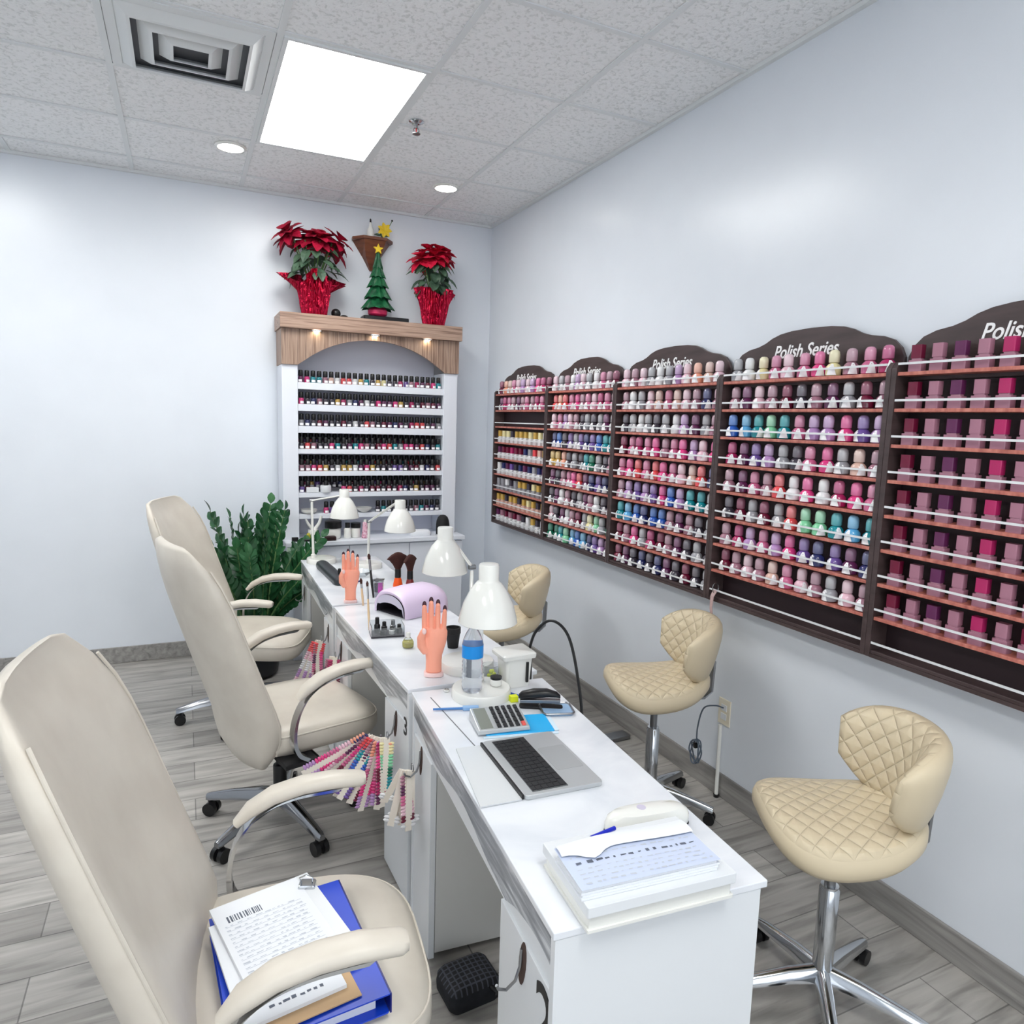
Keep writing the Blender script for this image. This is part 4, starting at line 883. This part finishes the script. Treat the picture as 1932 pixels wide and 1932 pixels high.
# ------------------------------------------------------------------ client chairs
def client_chair():
    t = thing('salon_chair', '', 'chair', (0,0,0), 0, 'cream leather client chairs')
    b = MB()
    def pl(k, z, crown=0):
        out = []
        for x, y in selli(.276*k, .262*k, 3.6, 48): out.append((x+.080, y, z + .022*max(0, x/.26)**2*(-1 if x > 0 else 1) + crown*(1-abs(y)/.3)))
        return out
    b.loft([pl(.86,.385), pl(.95,.395), pl(1,.42), pl(1,.45), pl(.975,.472), pl(.90,.487), pl(.74,.493), pl(.45,.494), pl(.05,.494)])
    seat = obj('seat', b, M_beige, t, smooth=70)
    b = MB(); b.tube([(p[0]*1.0, p[1]*1.0, p[2]) for p in pl(.985,.468)]+[pl(.985,.468)[0]], .0035, 6); obj('piping', b, M_beige, seat)
    # reclined backrest, curved in plan and profile
    b = MB(); NZ = 14
    def ctr(z):      # rear surface x at height z
        return -.165 - .36*max(0, z-.50)**1.08 + .25*max(0, .50-z)**1.1*.1
    rings = []
    for k in range(NZ+1):
        v = k/NZ; z = .340 + .82*v
        hw_ = .272*(1-abs(2*v-1)**5*.30); th = .120*(1-.45*v)*(1-abs(2*v-1)**6*.75)+.01
        x0 = ctr(z) - .012*math.sin(PI*v); ring = []
        for y, s in selli(hw_, 1, 3.2, 36):
            ring.append((x0 + (th/2)*s + .055*(y/.26)**2 + .018*math.exp(-((z-.62)/.12)**2)*(s > 0)*(1-abs(y)/.27), y, z))
        rings.append(ring)
    rings = [[(sum(p[0] for p in rings[0])/36 + (p[0]-sum(q[0] for q in rings[0])/36)*.4, p[1]*.82, p[2]-.010) for p in rings[0]]] + rings + [[(p[0]*.5+sum(q[0] for q in rings[-1])/72, p[1]*.75, p[2]+.012) for p in rings[-1]]]
    b.loft(rings); bk = obj('backrest', b, M_beige, t, smooth=75)
    for s in (-1, 1):
        b = MB(); P = []
        for k in range(1, NZ):
            r = rings[k+1]; i = 0 if s > 0 else 18
            c = max(r, key=lambda p: s*p[1]); P.append((c[0]+.018, c[1]*.985, c[2]))
        b.tube(P, .004, 6); obj('piping', b, M_beige, bk)
    for s in (-1, 1):
        A = [(-.048,.622),(-.015,.654),(.04,.684),(.11,.700),(.18,.704),(.252,.698)]
        b = MB(); rings = []
        for i, (x, z) in enumerate(A):
            k = (.55,.9,1,1,1,.9)[i]
            d = Vector((A[min(i+1,5)][0]-A[max(i-1,0)][0], 0, A[min(i+1,5)][1]-A[max(i-1,0)][1])).normalized(); nrm = Vector((-d.z, 0, d.x))
            rings.append([tuple(Vector((x, s*.298+p[0]*k, z)) + nrm*p[1]*k) for p in selli(.032, .018, 2.6, 16)])
        r0 = rings[-1]; cxm = Vector((A[-1][0]+.012, s*.298, A[-1][1]-.001)); rings.append([tuple(cxm+(Vector(p)-Vector((A[-1][0], s*.298, A[-1][1])))*.72) for p in r0])
        b.loft(rings); arm = obj('armrest', b, M_beige, t, smooth=60)
        b = MB(); F = [Vector((x, s*.298, z)) for x, z in ((.20,.682),(.10,.676),(.03,.655),(-.025,.612),(-.058,.545),(-.066,.47),(-.05,.42),(-.015,.392))]
        b.strip([tuple(p) for p in crom(F, 5)], .030, .012, 0, (0,1,0)) if False else b.loft([[(p.x+dx, p.y+dy, p.z+dz) for dx, dy, dz in ((-.006,-.020,-.004),(-.006,.020,-.004),(.006,.020,.004),(.006,-.020,.004))] for i, p in enumerate(crom(F, 5))])
        obj('arm_bracket', b, M_chrome, arm)
        b = MB(); b.box(-.10, .02, min(s*.20, s*.312), max(s*.20, s*.312), .374, .392); obj('arm_mount', b, M_blackm, arm, smooth=0, bevel=.003)
    b = MB(); b.box(-.12,.10,-.10,.10,.335,.3835); b.box(.02,.06,-.24,-.10,.345,.358); obj('tilt_mechanism', b, M_blackm, t, smooth=0, bevel=.006)
    b = MB(); b.lathe([(.026,.10),(.026,.24),(.0245,.244),(.0145,.245),(.0145,.3345)], 18); obj('gas_column', b, M_black, t)
    for k in range(5):
        a = R(72*k-12); c, s = math.cos(a), math.sin(a)
        b = MB(); rings = []
        for r, z, w, h in ((.018,.115,.028,.028),(.08,.115,.026,.024),(.20,.098,.021,.018),(.30,.078,.016,.013),(.315,.074,.012,.011)):
            rings.append([(r*c-s*w*p, r*s+c*w*p, z+h*q) for p, q in ((-1,-1),(1,-1),(.75,.6),(.3,1),(-.3,1),(-.75,.6))])
        b.loft(rings); leg = obj('base_leg', b, M_legs, t, smooth=50)
        b = MB(); cx_, cy_ = .296*c, .296*s; ex, ey = -s, c
        for q in (-.017, .017):
            m0 = Vector((cx_+ex*q, cy_+ey*q, .0275)); b.cyl(m0-Vector((ex,ey,0))*.009, m0+Vector((ex,ey,0))*.009, .027, 18)
        b.cyl((cx_,cy_,.03),(cx_,cy_,.066),.008,8); b.box(cx_-.012,cx_+.012,cy_-.012,cy_+.012,.03,.056); obj('caster', b, M_black, leg, smooth=40)
    return t
ch = client_chair()
ch.location = (.105, 1.425, 0); ch.rotation_euler = (0,0,R(-6)); ch['label'] = 'cream leather salon chair nearest the viewer, with a blue binder on its seat'
dup(ch, (.308, 2.755, 0), R(15), 'cream leather salon chair with empty seat at the middle table, behind the nearest chair')
dup(ch, (.235, 3.88, 0), R(-22), 'cream leather salon chair furthest away, beside the potted plant')
# ------------------------------------------------------------------ technician stools
def stool():
    t = thing('quilted_stool', '', 'stool', (0,0,0), 0, 'tan quilted saddle stools')
    b = MB(); rings = []; ns = 56
    def sz(x, y):   # saddle: front (+x) raised nose, sides drooping, rear rising
        return .020*max(0, x/.2)**2 - .035*(y/.2)**2*max(0, .45+x/.4) + .040*max(0, -x/.2)**2
    for k, z in ((.80,.0),(.93,.008),(1.0,.028),(1.0,.048),(.965,.068),(.90,.078),(.80,.083),(.66,.086),(.5,.087),(.33,.088),(.16,.088),(.02,.088)):
        ring = []
        for x, y in selli(.212, .205, 2.6, ns):
            y2 = y*(1+.12*x/.2)
            ring.append((x*k, y2*k, .510+z*1.05+sz(x*k, y2*k)))
        rings.append(ring)
    b.loft(rings)
    b.q = {i: (p[0], p[1], 1.0 if (i//ns) >= 5 else 0.0) for i, p in enumerate(b.v)}
    seat = obj('seat', b, M_tan, t, smooth=80)
    b = MB(); rings = []
    # wrap-around backrest: arc behind the seat
    NA = 26; r0 = .195
    inner, outer = [], []
    for i in range(NA+1):
        u = i/NA*2-1; a = PI + u*R(72)
        hh = .128*(1-abs(u)**3.2*.62)+.004; zc = .735 + .01*u*u - .02; th = .040*(1-abs(u)**6*.7)
        ring = []
        for j in range(20):
            q = 2*PI*j/20; cz_, cr_ = math.sin(q), math.cos(q)
            sz_ = math.copysign(abs(cz_)**.7, cz_); rr_ = math.copysign(abs(cr_)**.8, cr_)
            rad = r0 + th*rr_ + .05*(hh*sz_)/.13*.55
            ring.append((rad*math.cos(a)*1.02, rad*math.sin(a), zc + hh*sz_))
        rings.append(ring)
    b.loft(rings)
    q = {}
    for i in range(NA+1):
        for j in range(20):
            p = b.v[i*20+j]; inn = 1.0 if math.cos(2*PI*j/20) < -.2 else 0.0
            q[i*20+j] = (i/NA*.44, p[2], inn)
    b.q = q; b2 = obj('backrest', b, M_tan, t, smooth=80)
    b = MB(); b.loft([[(-.10,-.035,.497),(-.10,.035,.497),(-.10,.035,.506),(-.10,-.035,.506)], [(-.20,-.035,.50),(-.20,.035,.50),(-.20,.035,.509),(-.20,-.035,.509)], [(-.235,-.03,.53),(-.235,.03,.53),(-.228,.03,.53),(-.228,-.03,.53)], [(-.24,-.03,.66),(-.24,.03,.66),(-.232,.03,.66),(-.232,-.03,.66)]]); obj('back_bracket', b, M_steel, t, smooth=0)
    b = MB(); b.box(-.10,.09,-.07,.07,.486,.5115); b.tube([(.0,-.06,.494),(.0,-.15,.491),(.02,-.19,.486)], .006, 6); obj('seat_mechanism', b, M_blackm, t, smooth=0, bevel=.004)
    b = MB(); b.lathe([(.015,.36),(.015,.4855)], 16); obj('piston', b, M_steel, t)
    b = MB(); b.lathe([(.027,.075),(.027,.352),(.024,.356),(.024,.364),(.016,.3645)], 20); obj('column', b, M_chrome, t)
    for k in range(5):
        a = R(72*k+8); c, s = math.cos(a), math.sin(a)
        b = MB(); R_ = []
        for r, z, w, h in ((.02,.098,.022,.022),(.1,.092,.02,.018),(.22,.072,.017,.013),(.265,.062,.014,.010)):
            R_.append([(r*c-s*w*p, r*s+c*w*p, z+h*qq) for p, qq in ((-1,-1),(1,-1),(.75,.6),(.3,1),(-.3,1),(-.75,.6))])
        b.loft(R_); leg = obj('base_leg', b, M_chrome, t, smooth=50)
        b = MB(); cx_, cy_ = .252*c, .252*s; ex, ey = -s, c
        for qd in (-.014, .014):
            m0 = Vector((cx_+ex*qd, cy_+ey*qd, .0235)); b.cyl(m0-Vector((ex,ey,0))*.008, m0+Vector((ex,ey,0))*.008, .023, 18)
        b.cyl((cx_,cy_,.025),(cx_,cy_,.056),.007,8); obj('caster', b, M_black, leg, smooth=40)
    return t
st = stool()
st.location = (1.755, 2.275, .03); st.rotation_euler = (0,0,R(158)); st['label'] = 'tan quilted saddle stool standing beside the wall outlet under the third rack'
dup(st, (1.52, 3.32, .0), R(165), 'tan quilted stool furthest away, partly hidden behind the large lamp')
dup(st, (1.60, 1.245, -.0), R(150), 'tan quilted stool nearest the viewer at the right, by the table end')
st.location.z = 0
# ------------------------------------------------------------------ binder and papers on the nearest chair
zs = .4955
bi = thing('ring_binder', 'royal blue ring binder lying on the nearest cream chair', 'binder', (.172, 1.345, zs), R(4))
b = MB(); b.prism(rrect(-.14,.14,-.185,.185,.006), .0006, .0036); obj('lower_cover', b, M_blueb, bi, smooth=0, bevel=.001)
b = MB(); b.box(-.13,.118,-.165,.165,.004,.034); obj('pages', b, M_paper, bi, smooth=0)
b = MB(); b.loft([[(-.14,y,.0352) if False else (x,y,z) for x, z in ((-.14,.0352),(.14,.0392),(.14,.0422),(-.14,.0382))] for y in (-.185,.185)]); obj('upper_cover', b, M_blueb, bi, smooth=0)
b = MB(); b.prism([(.1405,.001),(.1435,.001),(.1435,.042),(.1405,.042)], -.185, .185, 'y'); obj('spine', b, M_navy, bi, smooth=0)
for y in (-.10, .0, .10):
    b = MB(); b.tube([(.124+.010*math.cos(a), y, .018+.014*math.sin(a)) for a in (2*PI*k/12 for k in range(13))], .0015, 6); obj('ring', b, M_chrome, bi)
t = thing('manila_folder', 'tan card folder between the white papers and the blue binder', 'folder', (.125, 1.275, zs+.043), R(8))
b = MB(); b.box(-.06,.135,-.11,.12,.0004,.0030); obj('folder_card', b, M_tanp, t, smooth=0)
for i, (x, y, rz, lb) in enumerate(((.112, 1.335, 9, 'white papers with text lying over the tan folder'), (.124, 1.382, 13, 'topmost white form with bar code lines on the nearest chair'))):
    t = thing('paper_form', lb, 'paper', (x, y, zs+.0465+.010*i), R(rz), 'white papers on the nearest chair')
    b = MB(); b.box(-.072,.118,-.145,.150,.0003,.0080)
    zz = lambda a, c: .0083
    if i:
        xs = -.05
        for k in range(22):
            w = wr.uniform(.0012,.004)
            if xs > .02: break
            b.add([(xs,.085,zz(0,0)),(xs+w,.085,zz(0,0)),(xs+w,.106,zz(0,0)),(xs,.106,zz(0,0))],[(0,1,2,3)],1); xs += w+wr.uniform(.0012,.004)
        for k in range(16): 
            y_ = .072-.0135*k; b.add([(-.06,y_,.0082),(.1,y_,.0082),(.1,y_+.0012,.0082),(-.06,y_+.0012,.0082)],[(0,1,2,3)],2); line_marks(b, -.06, .09, y_+.003, 1, .003, 2, zz)
    else:
        for k in range(3): line_marks(b, -.02, .09, -.125+.02*k, 1, .008 if k == 0 else .004, 1 if k == 0 else 2, zz)
    obj('sheets', b, [M_paper, M_ink, M_inkl], t, smooth=0)
    if i:
        b = MB(); b.box(.1185,.146,-.146,.152,.0004,.0072); obj('clear_sleeve_edge', b, M_white, t, smooth=0)
t = thing('chrome_clip', 'shiny chrome clip at the top of the binder on the nearest chair', 'clip', (.225, 1.515, zs+.043), R(-20))
b = MB(); b.prism([(-.022,0),(.022,0),(.018,.030),(-.018,.030)], -.014, .014, 'y'); obj('clip_body', b, M_chrome, t, smooth=0, bevel=.004)
b = MB(); b.tube([(-.012,-.005,.0305),(-.014,-.012,.048),(.0,-.014,.056),(.014,-.012,.048),(.012,-.005,.0305)], .0022, 6); obj('clip_lever', b, M_chrome, t)
# ------------------------------------------------------------------ colour swatch rings
ST = {'coral':[ 'coral','hot pink','rose pink','burgundy','magenta'],'blue':['navy','teal','royal blue','charcoal','violet'],'pink':['peach','pale pink','rose pink','hot pink','lilac'],'mauve':['mauve','plum','rose pink','pale pink','burgundy'],'green':['pale yellow','mint green','emerald','teal','navy'],'lilac':['lilac','violet','navy','plum','royal blue'],'white':['white','white','white','pale pink','white'],'nude':['coral','pale pink','white','lilac','pale pink'],'mag':['magenta','hot pink','burgundy','magenta','plum']}
LQ = {}
def lacq(c):
    if c not in LQ: LQ[c] = mat('tip '+c, PAL[c], .18, coat=.5)
    return LQ[c]
M_stick = mat('ivory swatch bar', (236,228,216), .35)
def swatches(label, loc, rz, sticks, Ln):
    """hanging ring of colour sticks; sticks: (angle out, turn, palette, length scale)"""
    t = thing('nail_swatch_ring', label, 'nail swatches', loc, R(rz), 'nail colour swatch rings hanging on the tables')
    b = MB(); b.tube([(0, .012*math.cos(2*PI*k/14), -.004+.012*math.sin(2*PI*k/14)) for k in range(15)], .0016, 6); obj('ring', b, M_steel, t)
    for i, (ang, out, turn, pal, ls) in enumerate(sticks):
        A = R(ang); L_ = Ln*ls; cols = ST[pal]; mats = [M_stick]+[lacq(c) for c in cols]
        b = MB(); b.M = Matrix.Translation((-.004*i-.002, .003*i, -.014)) @ Euler((0, R(out), 0)).to_matrix().to_4x4() @ Euler((A, 0, 0)).to_matrix().to_4x4() @ Euler((0, 0, R(70+turn*.5))).to_matrix().to_4x4()
        b.prism(rrect(-.009,.009,-L_,0,.006), -.0012, .0012, 'x' if False else 'z') if False else b.box(-.0016,.0016,-.0105,.0105,-L_,0,0)
        n = int(L_/.0115)
        for k in range(n):
            z = -.018-(L_-.024)*k/n; mi = 1+int(k*len(cols)/n)
            if pal == 'white' and k < n-2: continue
            for s in (-1, 1): b.ball((0, s*.0160, z), (.0036,.0110,.0056), 8, 4, mi)
        obj('swatch_stick', b, mats, t, smooth=50)
swatches('large fan of colourful nail swatch sticks hanging between the near and middle tables', (.580, 2.150, .585), 0, [(-4,4,30,'green',.9),(2,6,0,'pink',1.05),(10,7,40,'lilac',1.1),(-8,2,80,'mag',.95),(4,14,70,'pink',1.1),(8,22,20,'mauve',1.05),(16,30,60,'coral',1.1),(6,30,10,'blue',1.0),(12,40,50,'coral',1.0),(20,56,40,'blue',1.05),(10,50,80,'mauve',1.0),(14,60,20,'pink',1.05)], .24)
swatches('bundle of white nail swatch sticks with dark tips on the nearest table', (.603, 1.945, .567), 0, [(0,0,20,'white',.95),(-6,3,60,'white',1.0),(6,5,10,'white',1.02),(-9,1,80,'mauve',.9),(10,8,40,'white',.98),(3,12,0,'white',1.0),(16,22,30,'white',.7)], .185)
swatches('pale pink nail swatch sticks hanging at the joint of the two far tables', (.563, 3.285, .575), 0, [(4,10,40,'nude',1.1),(8,16,20,'nude',1.1),(0,4,60,'mauve',1.05),(12,22,30,'nude',1.1),(-5,0,10,'coral',1.0)], .24)
swatches('dark magenta nail swatch sticks hanging beyond the middle chair armrest', (.578, 3.020, .580), 0, [(-8,4,30,'mag',1.0),(4,8,60,'mag',1.05),(-2,2,80,'white',1.0),(10,6,10,'mauve',1.0)], .21)
# ------------------------------------------------------------------ bag, cords, outlet, strap, post
t = thing('toiletry_bag', 'black quilted zip bag on the floor under the nearest table', 'bag', (.690, 1.668, 0), R(4))
b = MB(); sq = rrect(-.078,.078,-.062,.062,.022,8)
b.loft([[(x*k, y*(k*.6+.4), z) for x, y in sq] for k, z in ((.9,.0005),(1,.010),(1.02,.035),(.97,.053),(.84,.063),(.5,.069),(.05,.071))]); bag = obj('bag_body', b, M_bag, t)
b = MB(); b.loft([[(x*k, y*(k*.6+.4), z) for x, y in sq] for k, z in ((.99,.0535),(.97,.0565),(.84,.0665),(.5,.0725),(.05,.0745))])
obj('quilted_lid', b, M_bagq, bag)
b = MB(); b.tube([(.04,-.058,.05),(.05,-.08,.046),(.045,-.09,.042)], .006, 6); obj('zip_tab', b, M_black, bag)
t = thing('wall_outlet', 'ivory wall outlet plate under the third rack behind the tan stool', 'outlet', (2.1145, 2.245, .385))
b = MB(); b.box(-.006,0,-.036,.036,-.058,.058); obj('plate', b, M_ivory, t, smooth=0, bevel=.002)
for z in (-.02, .02): b = MB(); b.box(-.0085,-.0062,-.017,.017,z-.014,z+.014); obj('socket', b, M_white, t, smooth=0, bevel=.001)
t = thing('coiled_cord', 'grey cord hanging in a coil from the wall outlet', 'cord', (2.07, 2.31, .385))
b = MB(); P = [Vector((.034,-.065,.02)), Vector((.0,-.05,.03)), Vector((-.02,0,.0)), Vector((-.02,.03,-.10)), Vector((-.02,.03,-.17))]
for k in range(22): a = k*.95; P.append(Vector((-.02+.012*math.sin(a*1.7), .03+.030*math.sin(a)*(1+.25*math.sin(k)), -.215+.055*math.cos(a))))
b.tube(crom(P, 5), .0035, 6); obj('cord_run', b, mat('blue grey cord', (86,98,112), .4), t)
b = MB(); b.cbox((-.02,.03,-.185), (.026,.016,.024)); obj('cord_tie', b, M_black, t, smooth=0, bevel=.003)
t = thing('white_post', 'slim white upright post against the wall behind the tan stool', 'post', (2.088, 2.235, 0))
b = MB(); b.tube([(0,0,.014),(.004,.008,.33)], .0085, 10); obj('post_tube', b, M_whitepl, t)
b = MB(); b.lathe([(.012,.0005),(.013,.013),(.009,.0135)], 12); obj('foot', b, M_black, t)
t = thing('hanging_strap', 'pinkish strap hanging from the rack rail above the tan stool', 'strap', (2.022, 2.255, .955))
b = MB(); b.strip([(0,-.004,-.02),(-.012,0,-.045),(-.014,.004,-.09),(-.010,.0,-.135)], .014, .0025, 0, (1,0,0)); b.strip([(.002,.010,-.02),(-.008,.012,-.05),(-.008,.012,-.10),(-.006,.006,-.13)], .012, .0025, 0, (1,0,0)); obj('strap_band', b, mat('dusty pink strap', (188,160,158), .6), t, smooth=0)
b = MB(); b.tube([(.004+.016*math.cos(2*PI*k/16), .004, -.012+.022*math.sin(2*PI*k/16)) for k in range(17)], .0025, 6); obj('strap_ring', b, M_steel, t)
t = thing('floor_plate', 'flat dark grey metal plate lying on the floor by the wall', 'plate', (1.93, 2.88, 0), R(4)); b = MB(); b.prism(rrect(-.13,.13,-.035,.035,.006), .0005, .022); obj('plate_body', b, M_steel, t, bevel=.003)
# ------------------------------------------------------------------ potted plant
rp = random.Random(11)
t = thing('potted_plant', 'glossy green potted plant on the floor left of the display cabinet', 'potted plant', (.365, 4.49, 0))
b = MB(); b.lathe([(.11,.0005),(.135,.02),(.165,.28),(.172,.30),(.160,.30),(.155,.27),(.001,.27)], 32, cap=False); obj('pot', b, M_pot, t)
b = MB(); b.lathe([(.157,.272),(.10,.283),(.001,.288)], 28, cap=False); obj('soil', b, M_soil, t)
stems, leaves = MB(), MB()
for i in range(27):
    a = 2*PI*i/27*2.4 + rp.uniform(-.3,.3); lean = rp.uniform(.08,.36)*(1 if i % 3 else .5); hg = rp.uniform(.50,.80) if lean < .2 else rp.uniform(.34,.64)
    bx_, by_ = .07*math.cos(a), .07*math.sin(a); P = []
    for k in range(9):
        v = k/8; r = .07+lean*(v**1.5); P.append(Vector((r*math.cos(a), max(-.24, min(r*math.sin(a), .46)), .275+hg*v-.10*lean*v*v)))
    stems.tube(P, [.008-.0055*k/8 for k in range(9)], 6)
    for k in range(2, 17):
        v = k/16*7.99; j = int(v); p = P[j].lerp(P[j+1], v-j); d = (P[j+1]-P[j]).normalized(); side = d.cross(Vector((math.cos(a+.6), math.sin(a+.6), .3))).normalized()
        for s in ((1,-1) if k < 16 else (.3,)):
            leaves.leaf(p, side*s*(.8 if k < 16 else .1)+d*.85, side.cross(d)*(1 if rp.random() < .8 else -1)+Vector((0,-.35,.25)), rp.uniform(.08,.115)*(1-.02*k), .050, .15)
obj('stems', stems, M_stem, t); obj('foliage', leaves, M_zz, t, smooth=0)
# ------------------------------------------------------------------ camera, world, output look
cam = bpy.data.cameras.new('camera'); co = bpy.data.objects.new('camera', cam); COL.objects.link(co)
rx = (0.9063242579680127,-0.42155483723680537,0.02945944026932009); dn = (-0.02773269147018857,-0.1288968124253232,-0.991270149641565); fw = (0.42167195453640316,0.8975951932518588,-0.12851315811467703)
co.matrix_world = Matrix(((rx[0],-dn[0],-fw[0],0),(rx[1],-dn[1],-fw[1],0),(rx[2],-dn[2],-fw[2],1.62),(0,0,0,1)))
cam.sensor_width = 36; cam.sensor_fit = 'HORIZONTAL'; cam.lens = 1319.52/1932*36; cam.clip_start = .02
S.camera = co
w = bpy.data.worlds.new('world'); S.world = w; w.use_nodes = True; w.node_tree.nodes['Background'].inputs[0].default_value = (.8,.85,.9,1); w.node_tree.nodes['Background'].inputs[1].default_value = 2.1
v = S.view_settings; v.view_transform = 'Standard'; v.look = 'None'; v.exposure = 0.42; v.gamma = 1.0; v.use_curve_mapping = False
S.cycles.use_denoising = True; S.cycles.max_bounces = 10; S.cycles.diffuse_bounces = 6; S.cycles.transmission_bounces = 8; S.cycles.sample_clamp_indirect = 8
